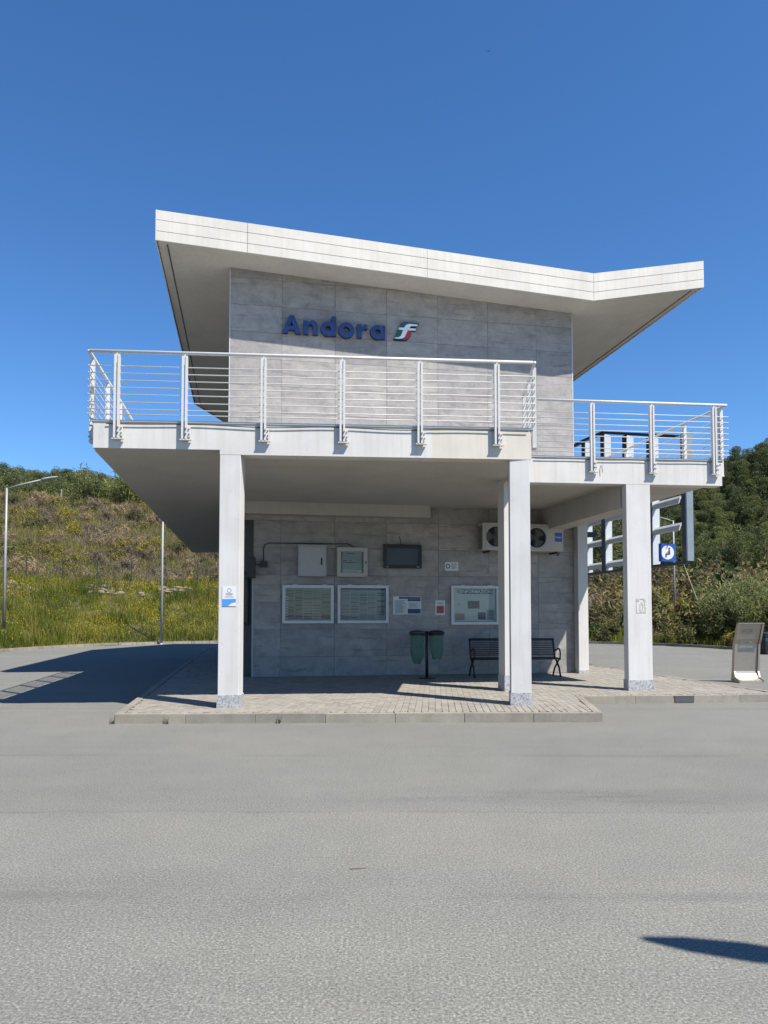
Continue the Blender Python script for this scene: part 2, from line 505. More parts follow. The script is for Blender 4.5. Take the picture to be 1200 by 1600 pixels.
# ------------------------------------------------------------------ mesh helpers
class MB:
    def __init__(s):
        s.v = []
        s.f = []

    def add(s, vs, fs):
        o = len(s.v)
        s.v += [tuple(x) for x in vs]
        s.f += [tuple(i + o for i in f) for f in fs]
        return s

    def box(s, x0, x1, y0, y1, z0, z1, m=None):
        vs = [Vector((x, y, z)) for z in (z0, z1) for y in (y0, y1) for x in (x0, x1)]
        if m is not None:
            vs = [m @ p for p in vs]
        return s.add(vs, [(0, 2, 3, 1), (4, 5, 7, 6), (0, 1, 5, 4), (2, 6, 7, 3), (0, 4, 6, 2), (1, 3, 7, 5)])

    def bar(s, a, b, w, h, up=(0, 0, 1)):
        """square bar from a to b: w sideways, h along up"""
        a, b = Vector(a), Vector(b)
        d = (b - a).normalized()
        u = Vector(up)
        sd = d.cross(u)
        if sd.length < 1e-4:
            sd = d.cross(Vector((1, 0, 0)))
        sd.normalize()
        u = sd.cross(d).normalized()
        vs = []
        for p in (a, b):
            for i, j in ((-1, -1), (1, -1), (1, 1), (-1, 1)):
                vs.append(p + sd * (i * w / 2) + u * (j * h / 2))
        return s.add(vs, [(0, 1, 2, 3), (7, 6, 5, 4), (0, 4, 5, 1), (1, 5, 6, 2), (2, 6, 7, 3), (3, 7, 4, 0)])

    def tube(s, pts, r, n=8, cap=True):
        pts = [Vector(p) for p in pts]
        rs = r if isinstance(r, (list, tuple)) else [r] * len(pts)
        rings = []
        prev = None
        for i, p in enumerate(pts):
            d = (pts[min(i + 1, len(pts) - 1)] - pts[max(i - 1, 0)]).normalized()
            ref = Vector((0, 0, 1)) if abs(d.z) < 0.9 else Vector((1, 0, 0))
            u = d.cross(ref).normalized() if prev is None else (prev - d * prev.dot(d)).normalized()
            prev = u
            w = d.cross(u)
            rings.append([p + (u * math.cos(2 * math.pi * k / n) + w * math.sin(2 * math.pi * k / n)) * rs[i] for k in range(n)])
        vs = [q for rg in rings for q in rg]
        fs = []
        for i in range(len(pts) - 1):
            for k in range(n):
                a, b = i * n + k, i * n + (k + 1) % n
                fs.append((a, b, b + n, a + n))
        if cap:
            fs.append(tuple(range(n - 1, -1, -1)))
            fs.append(tuple(range((len(pts) - 1) * n, len(pts) * n)))
        return s.add(vs, fs)

    def prism(s, poly, z0, z1, zf=None):
        """vertical prism over an xy polygon; z0, z1 numbers or functions of (x, y)"""
        n = len(poly)
        g0 = z0 if callable(z0) else (lambda x, y: z0)
        g1 = z1 if callable(z1) else (lambda x, y: z1)
        vs = [(x, y, g0(x, y)) for x, y in poly] + [(x, y, g1(x, y)) for x, y in poly]
        tri = tessellate_polygon([[Vector((x, y, 0)) for x, y in poly]])
        fs = [tuple(reversed(t)) for t in tri] + [tuple(i + n for i in t) for t in tri]
        fs += [(i, (i + 1) % n, (i + 1) % n + n, i + n) for i in range(n)]
        return s.add(vs, fs)

    def plate(s, loops, y0, y1):
        """flat outline in xz (outer loop, then holes) given thickness from y0 (front) to y1 (back)"""
        flat = [p for l in loops for p in l]
        n = len(flat)
        tri = tessellate_polygon([[Vector((x, z, 0)) for x, z in l] for l in loops])
        vs = [(x, y0, z) for x, z in flat] + [(x, y1, z) for x, z in flat]
        fs = [tuple(t) for t in tri] + [tuple(i + n for i in reversed(t)) for t in tri]
        o = 0
        for l in loops:
            k = len(l)
            fs += [(o + i, o + (i + 1) % k, o + (i + 1) % k + n, o + i + n) for i in range(k)]
            o += k
        return s.add(vs, fs)

    def mesh(s, name, mat, smooth=False):
        me = bpy.data.meshes.new(name)
        me.from_pydata(s.v, [], s.f)
        import bmesh
        bm = bmesh.new()
        bm.from_mesh(me)
        bmesh.ops.recalc_face_normals(bm, faces=bm.faces)
        bm.to_mesh(me)
        bm.free()
        me.materials.append(M[mat] if isinstance(mat, str) else mat)
        if smooth:
            me.polygons.foreach_set('use_smooth', [True] * len(me.polygons))
        return me

    def build(s, name, mat, parent=None, smooth=False, bevel=0.0):
        o = bpy.data.objects.new(name, s.mesh(name, mat, smooth))
        COL.objects.link(o)
        if parent is not None:
            o.parent = parent
        if bevel:
            b = o.modifiers.new('bevel', 'BEVEL')
            b.width = bevel
            b.segments = 2
            b.limit_method = 'ANGLE'
        return o


def tag(o, label=None, cat=None, group=None, kind=None):
    if label:
        o['label'] = label
    if cat:
        o['category'] = cat
    if group:
        o['group'] = group
    if kind:
        o['kind'] = kind
    return o


def empty(name, loc=(0, 0, 0), rz=0.0, label=None, cat=None, group=None):
    o = bpy.data.objects.new(name, None)
    o.empty_display_size = 0.2
    COL.objects.link(o)
    o.location = loc
    o.rotation_euler = (0, 0, rz)
    return tag(o, label, cat, group)


def copy_tree(o, parent=None):
    c = o.copy()
    COL.objects.link(c)
    c.parent = parent
    for ch in o.children:
        copy_tree(ch, c)
    return c


def inst(name, me, parent=None, loc=(0, 0, 0), rz=0.0, scale=None):
    o = bpy.data.objects.new(name, me)
    COL.objects.link(o)
    if parent is not None:
        o.parent = parent
    o.location = loc
    o.rotation_euler = (0, 0, rz)
    if scale is not None:
        o.scale = scale
    return o


def text_mesh(txt, size, mat, name='lettering', extrude=0.001, align='CENTER', offset=0.0):
    cu = bpy.data.curves.new(name, 'FONT')
    cu.body = txt
    cu.size = size
    cu.extrude = extrude
    cu.offset = offset
    cu.align_x = align
    cu.align_y = 'CENTER'
    ob = bpy.data.objects.new(name, cu)
    COL.objects.link(ob)
    dg = bpy.context.evaluated_depsgraph_get()
    me = bpy.data.meshes.new_from_object(ob.evaluated_get(dg))
    bpy.data.objects.remove(ob)
    me.materials.clear()
    me.materials.append(M[mat])
    me.transform(Matrix.Rotation(R_(90), 4, 'X'))
    me.name = name
    return me


# ------------------------------------------------------------------ frames
ANG = R_(10.15)
W0 = Vector((-3.629, 17.05, 0))
RV = Vector((math.cos(ANG), math.sin(ANG), 0))
DV = Vector((-math.sin(ANG), math.cos(ANG), 0))


def bl(x, y):
    """world xy -> building frame (r, d)"""
    p = Vector((x, y, 0)) - W0
    return p.dot(RV), p.dot(DV)


def bw(r, d, z=0.0):
    p = W0 + RV * r + DV * d
    return Vector((p.x, p.y, z))


A_ = Vector((-4.55, 11.42, 0))
B_ = Vector((2.40, 11.96, 0))
N_ = Vector((2.58, 14.0, 0))
E_ = Vector((6.66, 14.42, 0))
PZ = 0.14          # pavement level
ST = 4.65          # balcony floor level


# ------------------------------------------------------------------ terrain and road
def lot_dist(x, y):
    """signed distance outside the station yard (vectorised)"""
    x = np.asarray(x, float)
    y = np.asarray(y, float)
    s = (np.abs(x / 16.3) ** 3 + np.abs(np.maximum(y - 27, 0) / 15.3) ** 3) ** (1 / 3)
    d1 = (s - 1) * 15.8
    d2 = np.abs(x) - (16.3 + 0.8 * np.maximum(27 - y, 0))
    return np.where(y > 27, d1, d2)


def vnoise(x, y, s, seed=0):
    x = np.asarray(x, float) / s
    y = np.asarray(y, float) / s
    out = 0
    for k in range(4):
        a = 1.7 * k + seed
        out = out + (np.sin(x * 1.31 * 2 ** k + a + 1.3 * np.sin(y * 0.9 * 2 ** k + a)) *
                     np.cos(y * 1.17 * 2 ** k - a * 0.7 + 1.1 * np.sin(x * 0.8 * 2 ** k))) / 2 ** k
    return out


def sstep(a, b, x):
    t = np.clip((x - a) / (b - a), 0, 1)
    return t * t * (3 - 2 * t)


def height(x, y):
    x = np.asarray(x, float)
    y = np.asarray(y, float)
    d = lot_dist(x, y)
    hl = np.interp(d, [-5, 0, 0.4, 9, 12, 16, 36, 48, 62, 150, 190, 300, 800], [-0.3, -0.05, 0.14, 3.2, 3.5, 4.6, 12.6, 13.2, 13.6, 32.5, 34.5, 30, 15])
    hl = hl + 0.05 * np.clip(-x - 60, -30, 60) * sstep(70, 140, d)
    hr = np.interp(d, [-5, 0, 0.4, 8, 30, 60, 95, 300, 800], [-0.3, -0.05, 0.14, 0.6, 3.0, 6.5, 15.0, 14, 10])
    dome = 45 * np.clip(1 - np.hypot((x - 128) / 1.0, (y - 150) / 1.25) / 92, 0, 1) ** 1.25
    hr = hr + dome * sstep(10, 40, d)
    w = sstep(-14, 10, x)
    h = hl * (1 - w) + hr * w
    amp = 0.35 * sstep(2, 30, d) + 1.2 * sstep(45, 110, d)
    h = h + amp * vnoise(x, y, 9.0, 2.0)
    return np.where(y < 27, h * sstep(-40, 20, y), h)


def build_terrain():
    xs = np.concatenate([np.linspace(-900, -120, 14), np.arange(-114, 115, 3.0), np.linspace(120, 900, 14)])
    ys = np.concatenate([np.arange(-60, 20, 8.0), np.arange(20, 64, 1.5), np.arange(64, 260, 4.0), np.linspace(264, 1200, 14)])
    X, Y = np.meshgrid(xs, ys)
    Z = height(X, Y)
    dd = lot_dist(X, Y)
    Z = np.where(dd < 0.05, -0.35, Z)
    nx = len(xs)
    v = np.stack([X.ravel(), Y.ravel(), Z.ravel()], 1)
    idx = np.arange(len(ys) * nx).reshape(len(ys), nx)
    f = np.stack([idx[:-1, :-1].ravel(), idx[:-1, 1:].ravel(), idx[1:, 1:].ravel(), idx[1:, :-1].ravel()], 1)
    dq = dd.ravel()[f].max(1)
    f = f[dq > -0.5]
    me = bpy.data.meshes.new('hillside')
    me.from_pydata(v.tolist(), [], f.tolist())
    me.materials.append(M['hill'])
    me.polygons.foreach_set('use_smooth', [True] * len(me.polygons))
    o = bpy.data.objects.new('hillside', me)
    COL.objects.link(o)
    tag(o, 'rising hillside ground behind the station yard', kind='structure')


build_terrain()

g = MB()
g.add([(-1500, -1500, 0), (1500, -1500, 0), (1500, 46, 0), (-1500, 46, 0)], [(0, 1, 2, 3)])
road = g.build('road', 'asphalt')
tag(road, 'pale worn asphalt of the station yard', kind='structure')

# yard-edge kerb stones following the curve
ky = empty('yard_kerb')
tag(ky, 'low concrete kerb round the far edge of the yard', kind='structure')


def lot_edge(t):
    """t from -1 (left side) over the back to 1 (right side)"""
    a = t * math.pi / 2
    c, s = math.cos(a), math.sin(a)
    return Vector((16.3 * math.copysign(abs(s) ** (2 / 3), s), 27 + 15.3 * abs(c) ** (2 / 3), 0))


edge = [lot_edge(-1 + 2 * i / 1600) for i in range(1601)]
edge = [Vector((-16.3 - 0.8 * 8, 19, 0))] + edge + [Vector((16.3 + 0.8 * 8, 19, 0))]
kb = MB().box(-0.49, 0.49, 0, 0.14, -0.1, 0.13).mesh('kerb_stone', 'kerb')
acc = 0.0
last = edge[0]
for p in edge[1:]:
    while (p - last).length >= 1.0:
        q = last + (p - last).normalized()
        mid = (last + q) / 2
        ang = math.atan2(q.y - last.y, q.x - last.x)
        inst('kerb_stone', kb, ky, (mid.x, mid.y, 0), ang)
        last = q

# ------------------------------------------------------------------ pavement
P1 = Vector((-3.95, 10.85, 0))
P2 = Vector((3.25, 11.02, 0))
P3 = Vector((3.55, 13.22, 0))
P4 = Vector((7.45, 13.55, 0))
P5 = P4 + DV * 19
P6 = P1 + DV * 21
pave_poly = [P1, P2, P3, P4, P5, P6]
pv = empty('pavement')
tag(pv, 'raised block-paved pavement round the station', kind='structure')


def inset(poly, t):
    out = []
    n = len(poly)
    for i in range(n):
        a, b, c = poly[i - 1], poly[i], poly[(i + 1) % n]
        e1, e2 = (b - a).normalized(), (c - b).normalized()
        n1, n2 = Vector((-e1.y, e1.x, 0)), Vector((-e2.y, e2.x, 0))
        k = 1 + n1.dot(n2)
        out.append(b + (n1 + n2) * (t / k))
    return out


KW = 0.12
inn = inset(pave_poly, KW)
MB().prism([(p.x, p.y) for p in inn], -0.05, PZ - 0.016).build('bedding', 'joint', pv)
kmesh = {}
for i in range(len(pave_poly)):
    a, b = pave_poly[i], pave_poly[(i + 1) % len(pave_poly)]
    ia, ib = inn[i], inn[(i + 1) % len(pave_poly)]
    L = (b - a).length
    n = max(1, round(L))
    for k in range(n):
        t0, t1 = k / n, (k + 1) / n
        gap = 0.0025 / L
        q = [a.lerp(b, t0 + (gap if k else 0)), a.lerp(b, t1 - (gap if k < n - 1 else 0)), ia.lerp(ib, t1 - gap), ia.lerp(ib, t0 + gap)]
        dz = random.uniform(-0.004, 0.004)
        c = q[0]
        o = MB().prism([(p.x - c.x, p.y - c.y) for p in q], -0.06, PZ + dz).build('kerb_stone', 'kerb', pv, bevel=0.007)
        o.location = (c.x, c.y, 0)

gp_ = P3.lerp(P4, 0.435)
ge = (P4 - P3).normalized()
gu = empty('kerb_shade_patch', (gp_.x, gp_.y, 0), math.atan2(ge.y, ge.x), 'flat dark plate painting a patch of shade on the kerb face right of the right column', 'shade_patch')
MB().box(0, 0.36, -0.012, -0.002, 0.012, 0.125).build('shade_plate', 'dark_strip', gu)  # flat plate, its dark colour stands for shade on the kerb face
MB().box(-0.012, 0.372, -0.016, -0.001, 0.1255, 0.137).build('patch_top_strip', 'kerb', gu)

# pavers: 300 nearest as pieces, the rest as one mesh
PA = R_(-4.0)
pr = Vector((math.cos(PA), math.sin(PA), 0))
pd = Vector((-math.sin(PA), math.cos(PA), 0))
PW, PL = 0.105, 0.21


def inside(p, poly, marg):
    n = len(poly)
    ok = False
    j = n - 1
    for i in range(n):
        if (poly[i].y > p.y) != (poly[j].y > p.y) and p.x < (poly[j].x - poly[i].x) * (p.y - poly[i].y) / (poly[j].y - poly[i].y) + poly[i].x:
            ok = not ok
        j = i
    return ok


cells = []
for i in range(-125, 125):
    for j in range(0, 115):
        p = Vector((0, 10.7, 0)) + pr * ((i + 0.5) * PW) + pd * ((j + 0.5 + (0.5 if i % 2 else 0)) * PL)
        r, d = bl(p.x, p.y)
        if 0.3 < r < 8.3 and d > 0.3:
            continue
        if d > 14:
            continue
        cs = [p + pr * (sx * PW * 0.5) + pd * (sy * PL * 0.5) for sx, sy in ((-1, -1), (1, -1), (1, 1), (-1, 1))]
        if not inside(p, inn, 0) or not all(inside(c, inn, 0) for c in cs):
            # edge cells: clip by shrinking towards the centre
            if not inside(p, inn, 0):
                continue
            cs2 = []
            for c in cs:
                t = 1.0
                while t > 0.05 and not inside(p.lerp(c, t), inn, 0):
                    t -= 0.1
                cs2.append(p.lerp(c, t))
            cells.append((p, cs2, False))
        else:
            cells.append((p, cs, True))
front = sorted([c for c in cells if c[2]], key=lambda c: c[0].length)[:300]
fid = {id(c) for c in front}
hw, hl_ = PW / 2 - 0.003, PL / 2 - 0.003
pm = MB()
pm.add([(-hw, -hl_, -0.03), (hw, -hl_, -0.03), (hw, hl_, -0.03), (-hw, hl_, -0.03),
        (-hw, -hl_, -0.004), (hw, -hl_, -0.004), (hw, hl_, -0.004), (-hw, hl_, -0.004),
        (-hw + .006, -hl_ + .006, 0), (hw - .006, -hl_ + .006, 0), (hw - .006, hl_ - .006, 0), (-hw + .006, hl_ - .006, 0)],
       [(0, 1, 5, 4), (1, 2, 6, 5), (2, 3, 7, 6), (3, 0, 4, 7), (4, 5, 9, 8), (5, 6, 10, 9), (6, 7, 11, 10), (7, 4, 8, 11), (8, 9, 10, 11)])
pme = pm.mesh('paver', 'paver')
for c in front:
    o = inst('paver', pme, pv, (c[0].x, c[0].y, PZ - 0.003 + random.uniform(-0.003, 0.003)), PA + random.uniform(-0.008, 0.008))
vs, fs, tc = [], [], []
for c in cells:
    if id(c) in fid:
        continue
    p, cs, _ = c
    z = PZ - 0.003 + random.uniform(-0.003, 0.003)
    q = []
    for k in cs:
        e = (p - k)
        q.append(k + e.normalized() * min(0.0042, e.length * 0.5))
    o = len(vs)
    vs += [(k.x, k.y, z - 0.03) for k in q] + [(k.x, k.y, z) for k in q]
    fs += [(o, o + 1, o + 5, o + 4), (o + 1, o + 2, o + 6, o + 5), (o + 2, o + 3, o + 7, o + 6), (o + 3, o, o + 4, o + 7), (o + 4, o + 5, o + 6, o + 7)]
    tv = random.uniform(0.92, 1.07)
    tc += [(tv, tv * random.uniform(0.985, 1.0), tv * random.uniform(0.95, 1.0), 1)] * 8
me = bpy.data.meshes.new('paver_field')
me.from_pydata(vs, [], fs)
ca = me.color_attributes.new('tint', 'FLOAT_COLOR', 'POINT')
ca.data.foreach_set('color', np.array(tc, dtype=np.float32).ravel())
me.materials.append(M['paver_field'])
o = inst('paver_field', me, pv)
tag(o, 'remaining small pavers of the block paving', kind='stuff')

# ------------------------------------------------------------------ station building
bld = empty('station_building', W0, ANG,
            'white two-storey station building with butterfly roof, wrap-round balcony and tiled wall', 'building')
# solid core behind the cladding (r along the front wall, d into the depth)
WW = 8.58
REC = 0.57        # recess at the foot of the wall, left end


def roof_z(r):
    return float(np.interp(r, [-1.578, 8.75, 11.72], [9.848, 9.273, 9.843]))


TH = 0.025
core = MB()
core.prism([(0.02, TH), (WW - 0.02, TH), (WW - 0.02, 14.0), (0.02, 14.0)], 4.2, lambda x, y: roof_z(x) + 0.1)
core.prism([(REC, TH), (WW - 0.02, TH), (WW - 0.02, 14.0), (0.02, 14.0), (0.02, 1.1), (REC, 1.1)], 0.0, 4.25)
wall = core.build('wall', 'grout', bld)
# plaster side faces
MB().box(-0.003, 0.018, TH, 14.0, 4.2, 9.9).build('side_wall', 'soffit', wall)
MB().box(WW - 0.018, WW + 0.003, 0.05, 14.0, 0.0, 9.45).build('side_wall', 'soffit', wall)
# edge trims at the corners of the cladding
MB().box(-0.012, 0.012, -0.006, 0.03, 4.66, roof_z(0) - 0.0).build('corner_trim', 'alu', wall)
MB().box(WW - 0.012, WW + 0.012, -0.006, 0.03, PZ, roof_z(WW)).build('corner_trim', 'alu', wall)
MB().box(REC - 0.012, REC + 0.03, -0.012, 0.03, PZ, 2.44).build('corner_trim', 'cabinet', wall)

# porcelain tiles, 1.28 x 0.64, one object each
JX = [0.012, 1.219, 2.492, 3.755, 5.04, 6.325, 7.609, WW - 0.012]
tz = [8.29 - 0.64 * k for k in range(13, -4, -1)]
tz = [z for z in tz if z > PZ + 0.1]
tz = [PZ + 0.005] + tz
for i in range(len(JX) - 1):
    for j, z0 in enumerate(tz):
        z1 = tz[j + 1] if j + 1 < len(tz) else z0 + 0.64
        x0, x1 = JX[i] + 0.003, JX[i + 1] - 0.003
        if z1 <= 4.35 and x1 < REC:
            continue
        if z1 <= 4.35 and x0 < REC:
            x0 = REC + 0.032
        ta, tb = roof_z(x0) + 0.04, roof_z(x1) + 0.04
        if z0 >= max(ta, tb):
            continue
        pa, pb = min(z1 - 0.006, ta), min(z1 - 0.006, tb)
        pa, pb = max(pa, z0 + 0.001), max(pb, z0 + 0.001)
        cx, cz = (x0 + x1) / 2, z0
        pr_ = random.uniform(-0.0012, 0.0012)
        m = MB().plate([[(x0 - cx, 0), (x1 - cx, 0), (x1 - cx, pb - cz), (x0 - cx, pa - cz)]], pr_, TH + 0.004)
        o = m.build('tile', 'tile', wall)
        o.location = (cx, 0, cz)

# roof: butterfly section carried along the depth
roof_plan = [(-1.578, -0.9), (8.75, -0.9), (11.72, -0.9), (11.72, 17.5), (8.75, 18.0), (1.2, 18.5), (-1.72, 12.0)]
LIP = 0.035
rf = MB()
tl, th_ = 0.64, 0.0


def rz_(x, y):
    return roof_z(x) + LIP


def rt_(x, y):
    return roof_z(x) + 0.62


left = [(-1.56, -0.86), (8.75, -0.86), (8.75, 18.0), (1.2, 18.5), (-1.70, 12.0)]
right = [(8.75, -0.86), (11.70, -0.86), (11.70, 17.5), (8.75, 18.0)]
rf.prism(left, rz_, rt_)
rf.prism(right, rz_, rt_)
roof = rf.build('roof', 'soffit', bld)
MB().prism([(-1.55, -0.85), (8.75, -0.85), (8.75, 17.99), (1.2, 18.49), (-1.69, 12.0)], lambda x, y: roof_z(x) + 0.621, lambda x, y: roof_z(x) + 0.66).prism(
    [(8.75, -0.85), (11.69, -0.85), (11.69, 17.49), (8.75, 17.99)], lambda x, y: roof_z(x) + 0.621, lambda x, y: roof_z(x) + 0.66).build('roof_covering', 'roof_top', roof)
# fascia panels on the front: three strips high, seams at the photographed places
seams = [-1.585, 0.40, 4.56, 8.75, 11.73]
bands = [(0.0, 0.215), (0.215, 0.465), (0.465, 0.69)]
for a, b in zip(seams[:-1], seams[1:]):
    for q, (h0, h1) in enumerate(bands):
        x0, x1 = a + (0.004 if a > -1.5 else 0), b - (0.004 if b < 11 else 0)
        m = MB()
        pr_ = random.uniform(-0.0015, 0.0015)
        m.plate([[(x0, roof_z(x0) + h0 + 0.006), (x1, roof_z(x1) + h0 + 0.006), (x1, roof_z(x1) + h1 - 0.006), (x0, roof_z(x0) + h1 - 0.006)]], -0.9 + pr_, -0.862)
        m.build('fascia_panel', 'fascia', roof)
# side fascias
for pts in ([(-1.578, -0.9), (-1.72, 12.0)], [(-1.72, 12.0), (1.19, 18.52)]):
    (x0, y0), (x1, y1) = pts
    m = MB()
    dx, dy = x1 - x0, y1 - y0
    L = math.hypot(dx, dy)
    nx, ny = -dy / L * 0.018, dx / L * 0.018
    z0, z1 = roof_z(x0), roof_z(x1)
    vs = []
    for (x, y, z) in ((x0, y0, z0), (x1, y1, z1)):
        for sx in (0, 1):
            for hz in (0.0, 0.69):
                vs.append((x + nx * sx, y + ny * sx, z + hz))
    m.add(vs, [(0, 1, 3, 2), (4, 6, 7, 5), (0, 4, 5, 1), (2, 3, 7, 6), (0, 2, 6, 4), (1, 5, 7, 3)])
    m.build('side_fascia', 'fascia', roof)
MB().box(11.702, 11.72, -0.898, 17.5, roof_z(11.72), roof_z(11.72) + 0.69).build('side_fascia', 'fascia', roof)
# dark bars along the soffit edges, the shade of gaps put in their colour
MB().bar((-1.36, -0.7, roof_z(-1.36) + LIP - 0.004), (-1.50, 12.0, roof_z(-1.5) + LIP - 0.004), 0.03, 0.02).build('soffit_shade_bar', 'dark_strip', roof)
MB().bar((11.5, -0.7, roof_z(11.5) + LIP - 0.004), (11.5, 17.3, roof_z(11.5) + LIP - 0.004), 0.03, 0.02).build('soffit_shade_bar', 'dark_strip', roof)

# balcony slab
loc = lambda v: bl(v.x, v.y)
SE = E_ + DV * 17.0
SA = A_ + DV * 19.8
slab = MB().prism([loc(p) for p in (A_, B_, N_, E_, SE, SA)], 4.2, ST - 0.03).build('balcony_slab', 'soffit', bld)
e1 = (B_ - A_).normalized()
n1 = Vector((-e1.y, e1.x, 0))
e2 = (E_ - N_).normalized()
n2 = Vector((-e2.y, e2.x, 0))


def wallstrip(a, b, nn, t0, t1, z0, z1, s0=0.0, s1=None):
    """upright strip along a->b in building coords, from t0 to t1 behind the line"""
    L = (b - a).length
    s1 = L if s1 is None else s1
    e = (b - a).normalized()
    q = [a + e * s0 + nn * t0, a + e * s1 + nn * t0, a + e * s1 + nn * t1, a + e * s0 + nn * t1]
    return MB().prism([loc(p) for p in q], z0, z1)


L1, L2 = (B_ - A_).length, (E_ - N_).length
sP = 1.955      # where the left column stands along the front
wallstrip(A_, B_, n1, -0.02, 0.25, 4.205, ST - 0.03, 0.0, sP).build('edge_beam', 'plaster', slab)
wallstrip(A_, B_, n1, -0.02, 0.25, 4.13, ST - 0.03, sP, 5.35).build('edge_beam', 'plaster', slab)
wallstrip(A_, B_, n1, -0.018, 0.25, 4.13, ST - 0.03, 5.35, L1).build('edge_beam', 'plaster_patch', slab)
wallstrip(N_, E_, n2, -0.02, 0.25, 4.13, ST - 0.03, -0.25, L2).build('edge_beam', 'plaster', slab)
dl = Vector((DV.y, -DV.x, 0))
for (a, nn) in ((A_, RV), (E_, -RV)):
    q = [a - nn * 0.02, a + nn * 0.23, a + nn * 0.23 + DV * (16.9 if a is E_ else 19.7), a - nn * 0.02 + DV * (16.9 if a is E_ else 19.7)]
    q = [p + DV * 0.232 for p in q[:2]] + q[2:]
    MB().prism([loc(p) for p in q], 4.203, ST - 0.031).build('edge_beam', 'plaster', slab)
ns = (N_ - B_).normalized()
nn = Vector((-ns.y, ns.x, 0))
q = [B_ + nn * (-0.018) + ns * 0.235, N_ - nn * 0.018 - ns * 0.02, N_ + nn * 0.2 - ns * 0.02, B_ + nn * 0.2 + ns * 0.235]
MB().prism([loc(p) for p in q], 4.131, ST - 0.031).build('edge_beam', 'plaster', slab)
# copings and floor finish
ins = inset([A_, B_, N_, E_, SE, SA], -0.035)
MB().prism([loc(p) for p in ins], ST - 0.028, ST).build('coping', 'rail', slab)
ins = inset([A_, B_, N_, E_, SE, SA], -0.012)
MB().prism([loc(p) for p in ins], ST - 0.058, ST - 0.0285).build('membrane_strip', 'dark_strip', slab)
# lowered band in front of the wall and ceiling beam
MB().box(REC - 0.3, 4.75, -0.35, 0.02, 3.92, 4.21).build('ceiling_band', 'soffit', slab)


def column(x0, y0, w, dep, e, sd, z1, pl=0.2, name='column', top=None, pout=0.012, mat='column_paint'):
    """front-left corner (world), width along e, depth along sd"""
    a = Vector((x0, y0, 0))
    q = [a, a + e * w, a + e * w + sd * dep, a + sd * dep]
    o = MB().prism([loc(p) for p in q], PZ - 0.01, z1).build(name, mat, bld, bevel=0.006)
    q2 = [a - e * pout - sd * pout, a + e * (w + pout) - sd * pout, a + e * (w + pout) + sd * (dep + pout), a - e * pout + sd * (dep + pout)]
    MB().prism([loc(p) for p in q2], PZ - 0.012, PZ + pl).build('plinth', 'granite', o)
    return o


sdir = Vector((0.03, 1, 0)).normalized()
pc = A_ + e1 * (sP + 0.002) - n1 * 0.018
cL = column(pc.x, pc.y, 0.325, 0.30, e1, sdir, 4.128)
pc = A_ + e1 * (L1 - 0.35) - n1 * 0.010
ep = Vector((0.995, 0.02, 0)).normalized()
cR = column(pc.x, pc.y + 0.012, 0.33, 0.30, ep, Vector((0.09, 1, 0)).normalized(), 4.205)
column(2.30, 14.05, 0.36, 0.36, RV, DV, 4.205, 0.3)
pc = N_ + e2 * 2.13 - n2 * 0.018
cRR = column(pc.x, pc.y, 0.485, 0.17, e2, DV, 4.128, 0.2)
pr0 = bw(WW - 0.03, -0.26)
column(pr0.x, pr0.y, 0.26, 0.24, RV, DV, 4.205, 0.08)
# beam from the right column back to the wall
b0 = N_ + e2 * 2.12 + n2 * 0.25
b0r, b0d = loc(b0)
MB().box(b0r + 0.01, b0r + 0.47, b0d, 0.02, 3.70, 4.206).build('beam', 'soffit', bld)
# little marks on the front of the balcony
MB().tube([bw(0, 0) * 0 + Vector((0, 0, 0)), Vector((0.0, -0.03, -0.02)), Vector((0.01, -0.035, -0.14))], 0.006).build('wall_hook', 'bolt', slab)
hk = slab.children[-1]
hp = N_ + e2 * 1.63 - n2 * 0.022
hk.location = (*loc(hp), 4.48)


# ------------------------------------------------------------------ railings
def post_meshes():
    p = MB()
    p.box(-0.044, -0.012, -0.035, 0.025, -0.30, 1.02)
    p.box(0.012, 0.044, -0.035, 0.025, -0.30, 1.02)
    p.box(-0.012, 0.012, -0.02, 0.02, 0.88, 1.045)
    b = MB()
    b.box(-0.047, 0.047, 0.026, 0.036, -0.30, -0.05)
    b.box(0.046, 0.09, 0.0, 0.038, -0.26, -0.10)
    b.box(-0.07, 0.11, -0.03, 0.036, -0.318, -0.302)
    t = MB()
    t.tube([(0.0, 0.0, 0.0), (0.0, -0.016, 0.0)], 0.013, 6)
    return p.mesh('post', 'rail'), b.mesh('bracket', 'rail'), t.mesh('bolt', 'bolt')


PM = post_meshes()
BOLTS = [(0.07, -0.001, -0.14), (0.07, -0.001, -0.22), (0.028, -0.036, -0.14), (0.028, -0.036, -0.22)]
RODS = [0.84, 0.727, 0.614, 0.501, 0.389, 0.268, 0.155, 0.075]


def railing(root, a, b, outn, posts, e_over=(0.0, 0.0), hand=True):
    e = (b - a).normalized()
    ang = math.atan2(e.y, e.x)
    off = outn * 0.075
    for s in posts:
        p = a + e * s + off
        po = inst('post', PM[0], root, (p.x, p.y, ST), ang)
        inst('bracket', PM[1], po)
        for bx_, by_, bz_ in BOLTS:
            inst('bolt', PM[2], po, (bx_, by_, bz_))
    a2 = a - e * e_over[0] + off
    b2 = b + e * e_over[1] + off
    for z in RODS:
        m = MB().tube([Vector((a2.x, a2.y, ST + z)), Vector((b2.x, b2.y, ST + z))], 0.0085, 6)
        m.build('rod', 'rail', root, True)
    a3 = a - e * max(e_over[0] - 0.03, 0) + off
    b3 = b + e * max(e_over[1] - 0.03, 0) + off
    MB().tube([Vector((a3.x, a3.y, ST + 1.07)), Vector((b3.x, b3.y, ST + 1.07))], 0.027, 10).build('handrail', 'rail', root, True)


